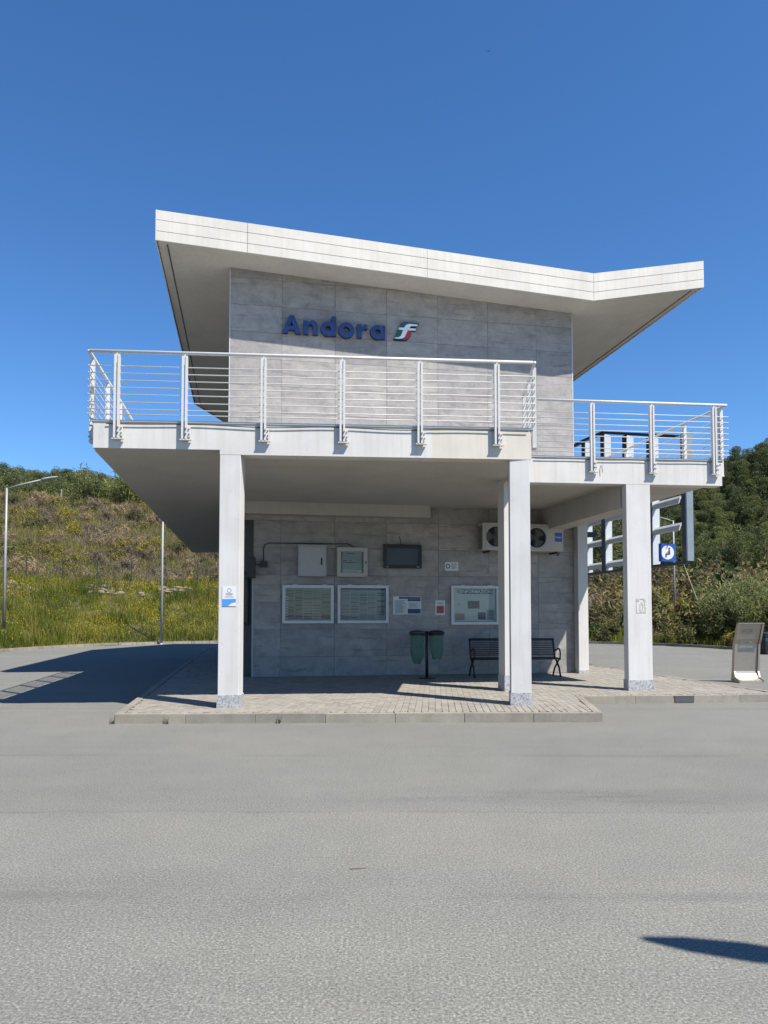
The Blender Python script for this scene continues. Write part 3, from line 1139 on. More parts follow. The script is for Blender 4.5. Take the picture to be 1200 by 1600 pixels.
r1 = empty('balcony_railing', (0, 0, 0), 0, 'white steel rod railing along the front edge of the left balcony wing', 'railing', 'balcony railings')
railing(r1, A_, B_, -n1, [0.37, 1.41, 2.64, 3.89, 5.14, 6.40], (0.09, 0.06))
r2 = empty('balcony_railing', (0, 0, 0), 0, 'white steel railing down the left side of the balcony', 'railing', 'balcony railings')
railing(r2, A_ + DV * 19.5, A_, -RV, [19.5 - 0.25 - 1.25 * k for k in range(15)], (0.0, 0.09))
r3 = empty('balcony_railing', (0, 0, 0), 0, 'short white return railing in the notch between the two balcony wings', 'railing', 'balcony railings')
sN = (N_ - B_)
railing(r3, B_ - sN.normalized() * 0.06, N_, Vector((sN.y, -sN.x, 0)).normalized(), [0.14, 0.95, 1.75], (0.0, 0.0))
r4 = empty('balcony_railing', (0, 0, 0), 0, 'white steel rod railing along the front of the lower right balcony wing', 'railing', 'balcony railings')
railing(r4, N_ + e2 * 0.2, E_, -n2, [1.24, 2.44, 3.72], (0.0, 0.12))
r5 = empty('balcony_railing', (0, 0, 0), 0, 'white steel railing down the right side of the balcony', 'railing', 'balcony railings')
railing(r5, E_, E_ + DV * 16.5, RV, [0.12 + 1.25 * k for k in range(13)], (0.09, 0.0))


def sag_cable(a, b, outn, zs, name, label):
    pts = []
    n = 40
    rr = random.Random(3)
    for i in range(n + 1):
        t = i / n
        p = a.lerp(b, t) + outn * 0.045
        z = ST - 0.055 - zs * (0.5 + 0.5 * math.sin(t * 19 + 1)) * (0.4 + 0.6 * math.sin(t * math.pi))
        pts.append(Vector((p.x, p.y, z)))
    return tag(MB().tube(pts, 0.0075, 6).build(name, 'cable', None, True), label, 'cable')


sag_cable(A_ + e1 * 0.2, B_ - e1 * 0.05, -n1, 0.03, 'edge_cable', 'thin black cable sagging along the edge of the left balcony wing')
sag_cable(N_ + e2 * 0.3, E_, -n2, 0.012, 'edge_cable', 'thin black cable along the edge of the right balcony wing')


# ------------------------------------------------------------------ station name
def circ(cx, cz, r, a0, a1, n):
    return [(cx + r * math.cos(R_(a0 + (a1 - a0) * i / n)), cz + r * math.sin(R_(a0 + (a1 - a0) * i / n))) for i in range(n + 1)]


LET = {}
LET['A'] = [[(0, 0), (0.125, 0), (0.152, 0.085), (0.285, 0.085), (0.312, 0), (0.437, 0), (0.275, 0.435), (0.162, 0.435)], [(0.182, 0.175), (0.2185, 0.295), (0.255, 0.175)]]
LET['n'] = [[(0, 0), (0.115, 0), (0.115, 0.17)] + [(0.125, 0.215), (0.155, 0.238), (0.19, 0.236), (0.215, 0.215), (0.222, 0.175)] +
            [(0.222, 0), (0.337, 0), (0.337, 0.21), (0.322, 0.275), (0.285, 0.322), (0.23, 0.342), (0.17, 0.332), (0.115, 0.285), (0.115, 0.33), (0, 0.33)]]
dcir = circ(0.172, 0.165, 0.176, 60, 300, 26)
LET['d'] = [[(0.365, 0), (0.365, 0.475), (0.26, 0.475)] + dcir + [(0.26, 0)], circ(0.178, 0.165, 0.068, 0, 340, 17)]
LET['o'] = [circ(0.19, 0.165, 0.19, 0, 350, 35), circ(0.19, 0.165, 0.078, 0, 340, 17)]
LET['r'] = [[(0, 0), (0.115, 0), (0.115, 0.13), (0.128, 0.185), (0.165, 0.215), (0.25, 0.218), (0.25, 0.335), (0.19, 0.33), (0.145, 0.305), (0.112, 0.262), (0.112, 0.33), (0, 0.33)]]
LET['a'] = [[(0.365, 0), (0.365, 0.33), (0.26, 0.33)] + dcir + [(0.26, 0)], circ(0.178, 0.165, 0.068, 0, 340, 17)]
nm = empty('station_name_sign', bw(1.222, 0, 8.265), ANG, 'chipped blue raised letters reading Andora on the upper wall', 'sign')
for ch, x in zip('Andora', (0.0, 0.50, 0.912, 1.335, 1.785, 2.112)):
    lo = LET[ch]
    o = MB().plate(lo, -0.13, -0.128).build('letter', 'letter', nm)
    o.location = (x, 0, 0)
    s = MB().plate([[(px, pz) for px, pz in l] for l in lo], -0.1278, -0.03).build('letter_return', 'letter_side', o)
    for k in (0.08, 0.26):
        MB().tube([(k, -0.04, 0.05), (k, 0.01, 0.05)], 0.008, 6).build('standoff', 'bolt', o)
# railway emblem: green, white and red slanted plate
EMB = 1 / 5.0 * 0.0159


def ep_(pts):
    return [((x - 930) * EMB, (270 - y) * EMB) for x, y in pts]


em = empty('railway_emblem', bw(3.93, 0, 8.30), ANG, 'small slanted green, white and red emblem beside the blue letters', 'emblem')
MB().plate([ep_([(925, 272), (1010, 274), (1038, 262), (1056, 236), (1066, 192), (1098, 192), (1106, 176), (1098, 170), (1104, 150), (1120, 146), (1126, 130), (1010, 126), (985, 140), (968, 172)])], -0.06, 0.0).build('backplate', 'letter_side', em)
MB().plate([ep_([(932, 262), (962, 192), (970, 170), (990, 140), (1015, 130), (1118, 132), (1112, 142), (1060, 148), (1040, 160), (1022, 205), (1002, 250), (975, 262)])], -0.066, -0.0605).build('green_field', 'emblem_green', em)
MB().plate([ep_([(1000, 262), (1018, 250), (1036, 192), (1064, 190), (1052, 236), (1034, 258), (1006, 270)])], -0.066, -0.0605).build('red_field', 'emblem_red', em)
MB().plate([ep_([(934, 254), (960, 252), (980, 240), (1000, 192), (964, 190), (968, 174), (1006, 173), (1022, 150), (1050, 140), (1116, 142), (1110, 154), (1062, 157), (1046, 174), (1102, 175), (1096, 190), (1036, 191), (1014, 244), (995, 258), (965, 262), (934, 262)])], -0.0715, -0.0665).build('white_stroke', 'emblem_white', em)


# ------------------------------------------------------------------ things on the lower wall
def frame_bars(w, h, t, y0, y1):
    m = MB()
    m.plate([[(0, 0), (w, 0), (w, h), (0, h)], [(t, t), (t, h - t), (w - t, h - t), (w - t, t)]], y0, y1)
    return m


def board(r0, r1, z0, z1, label, sheet, style):
    w, h = r1 - r0, z1 - z0
    o = empty('notice_board', bw(r0, 0, z0), ANG, label, 'notice board', 'wall notice boards')
    frame_bars(w, h, 0.07, -0.07, -0.004).build('frame', 'alu', o, bevel=0.004)
    MB().box(0.02, w - 0.02, -0.02, -0.006, 0.02, h - 0.02).build('backing', 'navy' if style == 'b' else 'cabinet', o)
    for k in (0.2, 0.78):
        MB().box(w * k, w * k + 0.1, -0.06, -0.02, h + 0.001, h + 0.018).build('hinge', 'alu', o)
    if style == 'b':
        s = MB().box(0.10, w - 0.085, -0.026, -0.0215, 0.078, h - 0.12).build('sheet', sheet, o)
        x0, x1, y0, y1 = 0.10, w - 0.085, 0.078, h - 0.12
    else:
        s = MB().box(0.085, w - 0.085, -0.026, -0.0215, 0.085, h - 0.085).build('sheet', sheet, o)
        x0, x1, y0, y1 = 0.085, w - 0.085, 0.085, h - 0.085
    rr = random.Random(int(r0 * 100))
    ink = MB()
    gr = MB()
    if style in 'ab':
        cols = 5
        cw = (x1 - x0) / cols
        for c in range(cols):
            z = y1 - 0.03
            while z > y0 + 0.03:
                if rr.random() < 0.16:
                    ink.box(x0 + c * cw + 0.012, x0 + (c + 0.93) * cw, -0.0275, -0.0265, z - 0.014, z)
                    z -= 0.025
                else:
                    x = x0 + c * cw + 0.012
                    for q in range(4):
                        l = rr.uniform(0.02, 0.05)
                        if x + l > x0 + (c + 0.95) * cw:
                            break
                        gr.box(x, x + l, -0.0272, -0.0265, z - 0.005, z)
                        x += l + rr.uniform(0.008, 0.02)
                    z -= 0.0145
        ink.build('heading_print', 'ink', s)
        gr.build('timetable_print', 'grey_ink', s)
    if style == 'a':
        wt = MB()
        for k in range(9):
            wt.box(x0 + 0.012, x0 + 0.05, -0.0278, -0.0265, y0 + 0.03 + 0.062 * k, y0 + 0.052 + 0.062 * k)
        for k in range(7):
            for c in (0.36, 0.58):
                wt.box(x0 + c * (x1 - x0), x0 + (c + 0.2) * (x1 - x0), -0.0278, -0.0265, y0 + 0.04 + 0.065 * k, y0 + 0.052 + 0.065 * k)
        wt.build('pale_print', 'white_paper', s)
    if style == 'c':
        MB().box(x0 + 0.18, x1 - 0.07, -0.0275, -0.0265, y1 - 0.118, y1 - 0.008).build('title_band', 'navy', s)
        inst('title', text_mesh('INFORMAZIONI', 0.112, 'emblem_white', 'title', 0.0006, offset=0.0012), s, ((x0 + 0.18 + x1 - 0.07) / 2, -0.0285, y1 - 0.064))
        c_ = MB().plate([circ(0, 0, 0.036, 0, 345, 23), circ(0, 0, 0.026, 0, 345, 23)], -0.0275, -0.0265)
        c_.box(-0.006, 0.006, -0.0275, -0.0265, -0.018, 0.018)
        oo = c_.build('title_icon', 'ink', s)
        oo.location = (x0 + 0.12, 0, y1 - 0.062)
        oo.scale = (1.25, 1, 1.25)
        MB().box(x0 + 0.34, x0 + 0.64, -0.0275, -0.0265, y0 + 0.31, y0 + 0.50).build('notice', 'grey_ink', s)
        MB().box(x0 + 0.01, x0 + 0.27, -0.0275, -0.0265, y0 + 0.02, y0 + 0.20).build('notice', 'cabinet', s)
        MB().box(x0 + 0.60, x0 + 0.80, -0.0275, -0.0265, y0 + 0.04, y0 + 0.22).build('notice', 'navy', s)
        MB().box(x0 + 0.82, x1 - 0.02, -0.0275, -0.0265, y0 + 0.03, y0 + 0.29).build('notice', 'blue_paper', s)
        l = MB()
        for k in range(9):
            l.box(x0 + 0.03, x0 + 0.25, -0.0282, -0.0276, y0 + 0.04 + 0.018 * k, y0 + 0.046 + 0.018 * k)
        for k in range(6):
            l.box(x0 + 0.84, x1 - 0.05, -0.0282, -0.0276, y0 + 0.06 + 0.035 * k, y0 + 0.07 + 0.035 * k)
        l.box(x0 + 0.10, x0 + 0.13, -0.0278, -0.0266, y0 + 0.40, y0 + 0.43)
        l.build('notice_print', 'ink', s)
    MB().box(0.068, w - 0.068, -0.045, -0.041, 0.068, h - 0.068).build('glass_pane', 'glass', o)
    return o


board(1.26, 2.468, 1.388, 2.291, 'grey framed timetable board with yellowish sheet, leftmost on the lower wall', 'yellow_paper', 'a')
board(2.557, 3.79, 1.388, 2.297, 'grey framed timetable board with pale blue sheet on black backing', 'blue_paper', 'b')
board(5.34, 6.56, 1.347, 2.304, 'white framed information case headed INFORMAZIONI beside the column', 'white_paper', 'c')

# steel cabinet
o = empty('wall_cabinet', bw(1.613, 0, 2.49), ANG, 'plain light grey steel cabinet with black handle high on the wall', 'cabinet')
MB().box(0, 0.66, -0.22, -0.002, 0, 0.71).build('body', 'cabinet', o, bevel=0.008)
MB().box(0.025, 0.635, -0.236, -0.2215, 0.025, 0.685).build('door', 'cabinet', o, bevel=0.004)
MB().box(0.53, 0.565, -0.25, -0.2365, 0.27, 0.43).build('handle', 'black_metal', o)
MB().box(-0.01, 0.67, -0.235, -0.002, 0.711, 0.735).build('top_flange', 'cabinet', o)
MB().box(0.662, 0.69, -0.12, -0.004, 0.05, 0.30).build('side_box', 'cabinet_warm', o)
# cabinet with a window
o = empty('display_cabinet', bw(2.53, 0, 2.49), ANG, 'small beige wall cabinet with window and papers inside', 'cabinet')
frame_bars(0.735, 0.70, 0.10, -0.15, -0.004).build('frame', 'cabinet_warm', o, bevel=0.006)
MB().box(0.08, 0.655, -0.06, -0.004, 0.08, 0.62).build('interior', 'black_metal', o)
s = MB().box(0.135, 0.60, -0.075, -0.061, 0.11, 0.60).build('paper', 'yellow_paper', o)
m = MB()
for x0, x1, z in ((0.24, 0.42, 0.55), (0.16, 0.25, 0.38), (0.29, 0.36, 0.38), (0.15, 0.46, 0.335)):
    m.box(x0, x1, -0.0765, -0.0755, z, z + 0.022)
m.build('print', 'ink', s)
MB().box(0.14, 0.47, -0.10, -0.0765, 0.09, 0.18).build('tray', 'cabinet_warm', o)
MB().box(0.49, 0.60, -0.10, -0.0765, 0.10, 0.16).build('label', 'white_paper', o)
MB().tube([(0.69, -0.165, 0.345), (0.69, -0.1505, 0.345)], 0.02, 12).build('lock', 'black_metal', o)
MB().box(0.085, 0.65, -0.118, -0.114, 0.085, 0.615).build('glass_pane', 'glass', o)
# monitor
o = empty('wall_monitor', bw(3.66, 0, 2.71), ANG, 'switched-off black departures monitor mounted on the wall', 'monitor')
frame_bars(0.925, 0.555, 0.07, -0.16, -0.06).build('bezel', 'black_metal', o, bevel=0.006)
MB().box(0.06, 0.865, -0.14, -0.05, 0.06, 0.495).build('screen', 'screen', o)
MB().box(0.3, 0.6, -0.06, -0.002, 0.15, 0.45).build('wall_bracket', 'black_metal', o)
MB().box(0.0, 0.925, -0.05, -0.03, 0.556, 0.58).build('top_edge', 'black_metal', o)
MB().tube([(0.44, -0.05, 0.57), (0.43, -0.02, 0.62), (0.42, -0.01, 0.72), (0.40, 0.0, 0.78)], 0.008, 6).build('power_cable', 'cable', o)
MB().box(0.06, 0.10, -0.163, -0.1605, 0.02, 0.04).box(0.80, 0.86, -0.163, -0.1605, 0.02, 0.04).build('badge', 'cabinet', o)

# notices
o = empty('wall_notice', bw(3.906, 0, 1.60), ANG, 'wide white and navy notice right of the blue timetable', 'notice')
MB().box(0, 0.695, -0.012, -0.003, 0, 0.432).build('panel', 'sign_white', o)
m = MB().box(0.03, 0.34, -0.0135, -0.0125, 0.02, 0.36).box(0.37, 0.67, -0.0135, -0.0125, 0.15, 0.31)
MB().box(0.36, 0.68, -0.0133, -0.0125, 0.02, 0.135).box(0.14, 0.68, -0.0133, -0.0125, 0.375, 0.42).box(0.36, 0.68, -0.0133, -0.0125, 0.32, 0.37).build('navy_block', 'navy', o)
m.build('white_block', 'white_paper', o)
m = MB()
for k in range(13):
    m.box(0.05, 0.05 + random.uniform(0.18, 0.27), -0.0145, -0.0137, 0.04 + 0.024 * k, 0.048 + 0.024 * k)
for k in range(5):
    m.box(0.39, 0.39 + random.uniform(0.15, 0.25), -0.0145, -0.0137, 0.17 + 0.025 * k, 0.178 + 0.025 * k)
m.build('print', 'grey_ink', o)
o = empty('wall_notice', bw(4.953, 0, 1.584), ANG, 'small white notice with an orange lower half', 'notice')
MB().box(0, 0.24, -0.012, -0.003, 0, 0.358).build('panel', 'sign_white', o)
MB().box(0.03, 0.215, -0.0135, -0.0125, 0.045, 0.225).build('orange_block', 'orange', o)
m = MB()
for x0, x1, z in ((0.05, 0.2, 0.29), (0.06, 0.18, 0.265)):
    m.box(x0, x1, -0.0135, -0.0125, z, z + 0.012)
m.build('print', 'grey_ink', o)
m = MB()
for k in range(5):
    m.box(0.045, random.uniform(0.12, 0.17), -0.0145, -0.0137, 0.06 + 0.03 * k, 0.072 + 0.03 * k)
m.build('orange_print', 'grey_ink', o)
o = empty('wall_notice', bw(5.197, 0, 2.667), ANG, 'small white plate with a circle symbol below the left air conditioner', 'notice')
MB().box(0, 0.34, -0.012, -0.003, 0, 0.216).build('panel', 'sign_white', o)
c_ = MB().plate([circ(0.075, 0.11, 0.055, 0, 345, 23), circ(0.075, 0.11, 0.036, 0, 345, 23)], -0.0135, -0.0125)
for k in range(5):
    c_.box(0.16, 0.16 + random.uniform(0.1, 0.16), -0.0135, -0.0125, 0.05 + 0.028 * k, 0.058 + 0.028 * k)
c_.build('print', 'ink', o)


# air conditioners
def aircon(r0, z0, label, logo):
    w, h, dp = 1.02, 0.66, 0.36
    o = empty('air_conditioner', bw(r0, 0, z0), ANG, label, 'air conditioner', 'air conditioner units on the wall')
    fx, fz, fr = 0.33, 0.33, 0.24
    b = MB()
    b.plate([[(0, 0), (w, 0), (w, h), (0, h)], circ(fx, fz, fr, 0, 350, 35)[::-1]], -dp - 0.10, -dp - 0.085)
    b.box(0.0, 0.012, -dp - 0.084, -0.10, 0, h)
    b.box(w - 0.012, w, -dp - 0.084, -0.10, 0, h)
    b.box(0.013, w - 0.013, -dp - 0.084, -0.10, 0, 0.012)
    b.box(0.013, w - 0.013, -dp - 0.084, -0.10, h - 0.012, h)
    b.box(0.013, w - 0.013, -0.115, -0.10, 0.013, h - 0.013)
    b.build('casing', 'ac_body', o)
    MB().plate([[(0.06, 0.06), (0.60, 0.06), (0.60, 0.60), (0.06, 0.60)], circ(fx, fz, fr + 0.012, 0, 350, 35)[::-1]], -dp - 0.112, -dp - 0.1005).build('fan_surround', 'cabinet', o)
    MB().box(0.06, 0.62, -dp + 0.10, -dp + 0.11, 0.05, 0.61).build('coil', 'ac_dark', o)
    fan = MB()
    for k in range(3):
        a0 = k * 120 + 20
        outer = circ(0, 0, fr * 0.93, a0, a0 + 78, 8)
        inner = circ(0, 0, 0.05, a0, a0 + 50, 4)[::-1]
        fan.plate([outer + inner], -0.012, 0.012)
    fan.plate([circ(0, 0, 0.065, 0, 340, 17)], -0.03, 0.03)
    f = fan.build('fan', 'ac_blade', o)
    f.location = (fx, -dp - 0.03, fz)
    gr = MB()
    for k in range(1, 6):
        c = circ(fx, fz, fr * k / 6, 0, 360, 30)
        gr.tube([(x, -dp - 0.105, z) for x, z in c], 0.003, 4, False)
    for k in range(6):
        a = R_(30 * k)
        gr.tube([(fx - fr * math.cos(a), -dp - 0.106, fz - fr * math.sin(a)), (fx + fr * math.cos(a), -dp - 0.106, fz + fr * math.sin(a))], 0.003, 4)
    gr.build('fan_grille', 'ac_blade', o)
    sg = MB()
    for k in range(12):
        sg.box(-0.012, -0.001, -dp - 0.06, -0.14, 0.05 + 0.047 * k, 0.072 + 0.047 * k)
    sg.build('side_louvre', 'ac_dark', o)
    br = MB()
    for x in (0.15, 0.85):
        br.box(x, x + 0.04, -dp - 0.08, -0.002, -0.045, -0.003)
    br.build('bracket', 'black_metal', o)
    if logo:
        l = MB().box(0.80, 0.985, -dp - 0.108, -dp - 0.1005, 0.24, 0.46).build('logo_plate', 'sign_blue', o)
        inst('logo_lettering', text_mesh('Haier', 0.075, 'sign_white', 'logo_lettering', 0.0006), l, (0.892, -dp - 0.109, 0.35))
    MB().tube([(w + 0.001, -0.3, 0.1), (w + 0.05, -0.2, 0.05), (w + 0.04, -0.05, -0.05), (w + 0.03, 0.0, -0.06)], 0.014, 6).build('pipe', 'cable', o)
    return o


aircon(6.02, 3.15, 'beige air conditioner unit left of the column, fan fully visible', False)
aircon(7.06, 3.14, 'beige air conditioner unit right of the column with blue logo plate', True)

# conduit, junction box and dark box at the recess
o = empty('electric_conduit', bw(0.75, 0, 2.7), ANG, 'thin dark cable conduit running from junction box to the wall cabinets', 'conduit')
pts = [(0.07, -0.03, 0.14), (0.07, -0.03, 0.45), (0.10, -0.03, 0.53), (0.19, -0.03, 0.57), (1.1, -0.03, 0.575), (1.72, -0.03, 0.575), (2.05, -0.03, 0.585), (2.16, -0.03, 0.54), (2.22, -0.03, 0.49)]
MB().tube(pts, 0.011, 6).build('pipe', 'cable', o, True)
MB().box(0.0, 0.16, -0.09, -0.003, 0.0, 0.14).build('junction_box', 'black_metal', o)
MB().box(-0.12, -0.001, -0.05, -0.003, 0.05, 0.07).build('stub', 'cable', o)
o = empty('loudspeaker_box', bw(0.44, 0, 2.44), ANG, 'dark box fixed at the wall corner above the recess', 'box')
MB().box(0.0, 0.20, -0.30, -0.016, 0.0, 0.47).build('housing', 'black_metal', o, bevel=0.01)
MB().box(0.02, 0.18, -0.31, -0.301, 0.03, 0.44).build('front_grille', 'ac_dark', o)
o = empty('recess_panel', bw(0.10, 1.1, 1.35), ANG, 'tall black panel in the dark recess behind the left column', 'panel')
MB().box(0, 0.38, -0.08, -0.002, 0, 1.3).build('panel', 'black_metal', o)
MB().box(0.03, 0.35, -0.09, -0.081, 0.05, 1.25).build('pane', 'screen', o)


# ------------------------------------------------------------------ bench
def make_bench(label):
    o = empty('bench', (0, 0, 0), 0, label, 'bench')
    L = 2.08
    for s in (0, 1):
        x = 0.02 + s * (L - 0.04)
        m = MB()
        # crossed legs, armrest loop, back upright
        m.tube([(x, -0.30, 0.0), (x, -0.20, 0.22), (x, 0.05, 0.42)], 0.022, 6)
        m.tube([(x, 0.24, 0.0), (x, 0.10, 0.20), (x, -0.22, 0.42)], 0.022, 6)
        m.tube([(x, -0.28, 0.42), (x, 0.10, 0.42)], 0.022, 6)
        m.build('leg', 'black_metal', o, True)
        a = MB()
        a.tube([(x, -0.27, 0.42), (x, -0.29, 0.56), (x, -0.25, 0.64), (x, -0.16, 0.665), (x, 0.0, 0.62), (x, 0.13, 0.60)], 0.019, 6)
        a.build('armrest', 'black_metal', o, True)
        u = MB()
        u.tube([(x, 0.08, 0.41), (x, 0.16, 0.62), (x, 0.22, 0.86)], 0.022, 6)
        u.build('back_upright', 'black_metal', o, True)
    n = 9
    for k in range(n):
        y = -0.27 + 0.345 * k / (n - 1)
        MB().box(0.04, L - 0.04, y - 0.014, y + 0.014, 0.435, 0.452).build('seat_slat', 'black_metal', o)
    for k in range(9):
        z = 0.50 + 0.34 * k / 8
        y = 0.112 + (z - 0.45) * 0.27
        MB().box(0.04, L - 0.04, y - 0.008, y + 0.008, z - 0.012, z + 0.012).build('back_slat', 'black_metal', o)
    MB().tube([(0, 0.22, 0.87), (L, 0.22, 0.87)], 0.024, 8).build('top_rail', 'black_metal', o, True)
    MB().tube([(0.02, -0.285, 0.43), (L - 0.02, -0.285, 0.43)], 0.020, 8).build('front_rail', 'black_metal', o, True)
    return o


bench = make_bench('black slatted metal bench with curved arms under the information case')
bp = Vector((2.03, 17.28, 0))
bench.location = (bp.x, bp.y, PZ)
bench.rotation_euler = (0, 0, ANG * 0.6)
pl = empty('planter_box', (15.2, 29.4, 0), R_(8), 'low dark slatted planter box at the right edge behind the stainless stand', 'planter')
MB().box(0.03, 1.27, 0.03, 0.57, 0.02, 0.80).build('liner', 'ac_dark', pl)
for k in range(5):
    z = 0.04 + 0.16 * k
    MB().box(0, 1.3, -0.004, 0.026, z, z + 0.14).build('slat', 'steel_dark' if k == 3 else 'black_metal', pl)
    MB().box(-0.004, 0.026, 0.03, 0.57, z, z + 0.14).build('slat', 'black_metal', pl)
    MB().box(1.274, 1.304, 0.03, 0.57, z, z + 0.14).build('slat', 'black_metal', pl)
MB().box(-0.02, 1.32, -0.02, 0.62, 0.83, 0.87).build('rim', 'steel_dark', pl)

# ------------------------------------------------------------------ bag stand
o = empty('litter_bag_stand', (0.98, 16.9, PZ), ANG, 'black double litter stand with two hanging green bags', 'litter bin')
MB().tube([(0, 0, 0), (0, 0, 1.08)], 0.035, 10).build('pole', 'black_metal', o, True)
MB().tube([(0, 0, 0), (0, 0, 0.015)], [0.20, 0.20], 20).build('base_plate', 'black_metal', o)
MB().bar((-0.16, 0, 0.98), (0.16, 0, 0.98), 0.04, 0.04).build('arm', 'black_metal', o)
for sx in (-1, 1):
    cx = sx * 0.225
    ring = circ(cx, 0.0, 0.17, 0, 360, 24)
    rg = MB().tube([(x, y * 0.8, 1.0) for x, y in ring], 0.016, 6, False).build('hoop', 'black_metal', o, True)
    lid = MB()
    prof = [(0.19, 0.0), (0.19, 0.03), (0.15, 0.065), (0.05, 0.08), (0.001, 0.082)]
    vs = []
    n = 24
    for r, z in prof:
        for k in range(n):
            a = 2 * math.pi * k / n
            vs.append((cx + r * math.cos(a), r * 0.8 * math.sin(a), 1.02 + z))
    fs = [(i * n + k, i * n + (k + 1) % n, (i + 1) * n + (k + 1) % n, (i + 1) * n + k) for i in range(len(prof) - 1) for k in range(n)]
    fs.append(tuple(range(n)))
    lid.add(vs, fs)
    lid.build('lid', 'black_metal' if sx > 0 else 'steel_dark', o, True)
    # crumpled bag
    vs, fs = [], []
    rr = random.Random(5 + sx)
    n, hN = 30, 16
    hgt = 0.66 if sx < 0 else 0.56
    ph = [rr.uniform(0, 6.3) for _ in range(6)]
    for i in range(hN + 1):
        t = i / hN
        z = 1.0 - hgt * t
        base = 0.155 * (1 - 0.25 * t - 0.35 * max(0, t - 0.7) / 0.3 * (1 if sx < 0 else 0.5))
        for k in range(n):
            a = 2 * math.pi * k / n
            w = 0.018 * math.sin(5 * a + ph[0] + 2 * t) + 0.014 * math.sin(9 * a + ph[1] - 5 * t) + 0.012 * math.sin(3 * a + ph[2] + 7 * t)
            r = base + w * min(1, t * 4)
            vs.append((cx + r * math.cos(a) + sx * 0.01 * t, r * 0.8 * math.sin(a), z + 0.015 * math.sin(4 * a + ph[3]) * t))
    for i in range(hN):
        for k in range(n):
            fs.append((i * n + k, i * n + (k + 1) % n, (i + 1) * n + (k + 1) % n, (i + 1) * n + k))
    fs.append(tuple(range(hN * n, hN * n + n)))
    b = MB()
    b.add(vs, fs)
    b.build('bag', 'bag', o, True)

# ------------------------------------------------------------------ prints on the columns
pc = A_ + e1 * (sP + 0.06) - n1 * 0.021
o = empty('column_notice', (pc.x, pc.y, 1.73), math.atan2(e1.y, e1.x), 'white and blue printed notice on the left front column', 'notice')
MB().box(0, 0.215, -0.006, 0.0, 0, 0.31).build('panel', 'sign_white', o)
wav = [(0.003, 0.004), (0.09, 0.004), (0.115, 0.02), (0.14, 0.045), (0.17, 0.055), (0.212, 0.058), (0.212, 0.115), (0.003, 0.11)]
MB().plate([wav], -0.0075, -0.0065).build('blue_wave', 'poster_blue', o)
c_ = MB().plate([circ(0.108, 0.245, 0.033, 0, 345, 23), circ(0.108, 0.245, 0.027, 0, 345, 23)[::-1]], -0.0075, -0.0065)
for x0, x1, z in ((0.05, 0.165, 0.19), (0.06, 0.155, 0.172), (0.04, 0.175, 0.14)):
    c_.box(x0, x1, -0.0075, -0.0065, z, z + 0.008)
c_.build('print', 'grey_ink', o)
pc = N_ + e2 * 2.30 - n2 * 0.0195
o = empty('torn_sticker', (pc.x, pc.y, 1.63), math.atan2(e2.y, e2.x), 'torn brownish sticker remnant on the right column', 'sticker')
ol = [[(0, 0), (0.19, 0.0), (0.195, 0.27), (0.15, 0.285), (0.0, 0.28)], [(0.012, 0.012), (0.012, 0.22), (0.06, 0.225), (0.075, 0.262), (0.135, 0.262), (0.165, 0.21), (0.178, 0.05), (0.14, 0.03), (0.10, 0.012)]]
M['sticker'] = plain('sticker_glue', (0.47, 0.44, 0.40), 0.8, 0, 0.4, 30)
MB().plate(ol, -0.004, 0.0).build('border', 'sticker', o)
MB().plate([[(0.07, 0.02), (0.14, 0.02), (0.15, 0.1), (0.125, 0.2), (0.10, 0.21), (0.075, 0.17)], [(0.085, 0.04), (0.09, 0.15), (0.11, 0.18), (0.13, 0.12), (0.125, 0.05)]], -0.0035, 0.0).build('residue', 'sticker', o)

# ------------------------------------------------------------------ side screen of steel ribs
SO = Vector((8.863, 18.783, -0.48))      # stands clear of the balcony, carried on arms
SK = 1.3                                 # the bay is 1.5 m; the shapes below are drawn for 1.15 m
scr = empty('steel_screen', SO, ANG, 'steel screen of pale ribs and louvres carried beside the right balcony', 'screen')
scr.scale = (SK, SK, SK)
ribs = [1.74, 2.88, 4.03, 5.22, 6.37, 7.55, 8.75]
ztop = lambda d: float(np.interp(d, [1.7, 5.2, 6.4, 9], [5.5, 6.45, 6.5, 6.5]))
ZB = 2.76
for k, d in enumerate(ribs):
    if k == 0:
        MB().box(0.0, 0.15, d - 0.30, d - 0.27, ZB, 5.55).build('end_plate', 'steel_blue', scr)
        MB().box(-0.03, -0.002, d - 0.30, d - 0.14, ZB, 5.55).build('rib_web', 'steel_dark', scr)
    else:
        o = MB().plate([[(0.0, ZB), (0.21, ZB), (0.21, ztop(d) - 0.05), (0.02, ztop(d))]], d, d + 0.02).build('rib', 'fin_white', scr)
        MB().box(-0.022, -0.002, d - 0.05, d + 0.15, ZB, ztop(d)).build('rib_web', 'steel_dark', scr)
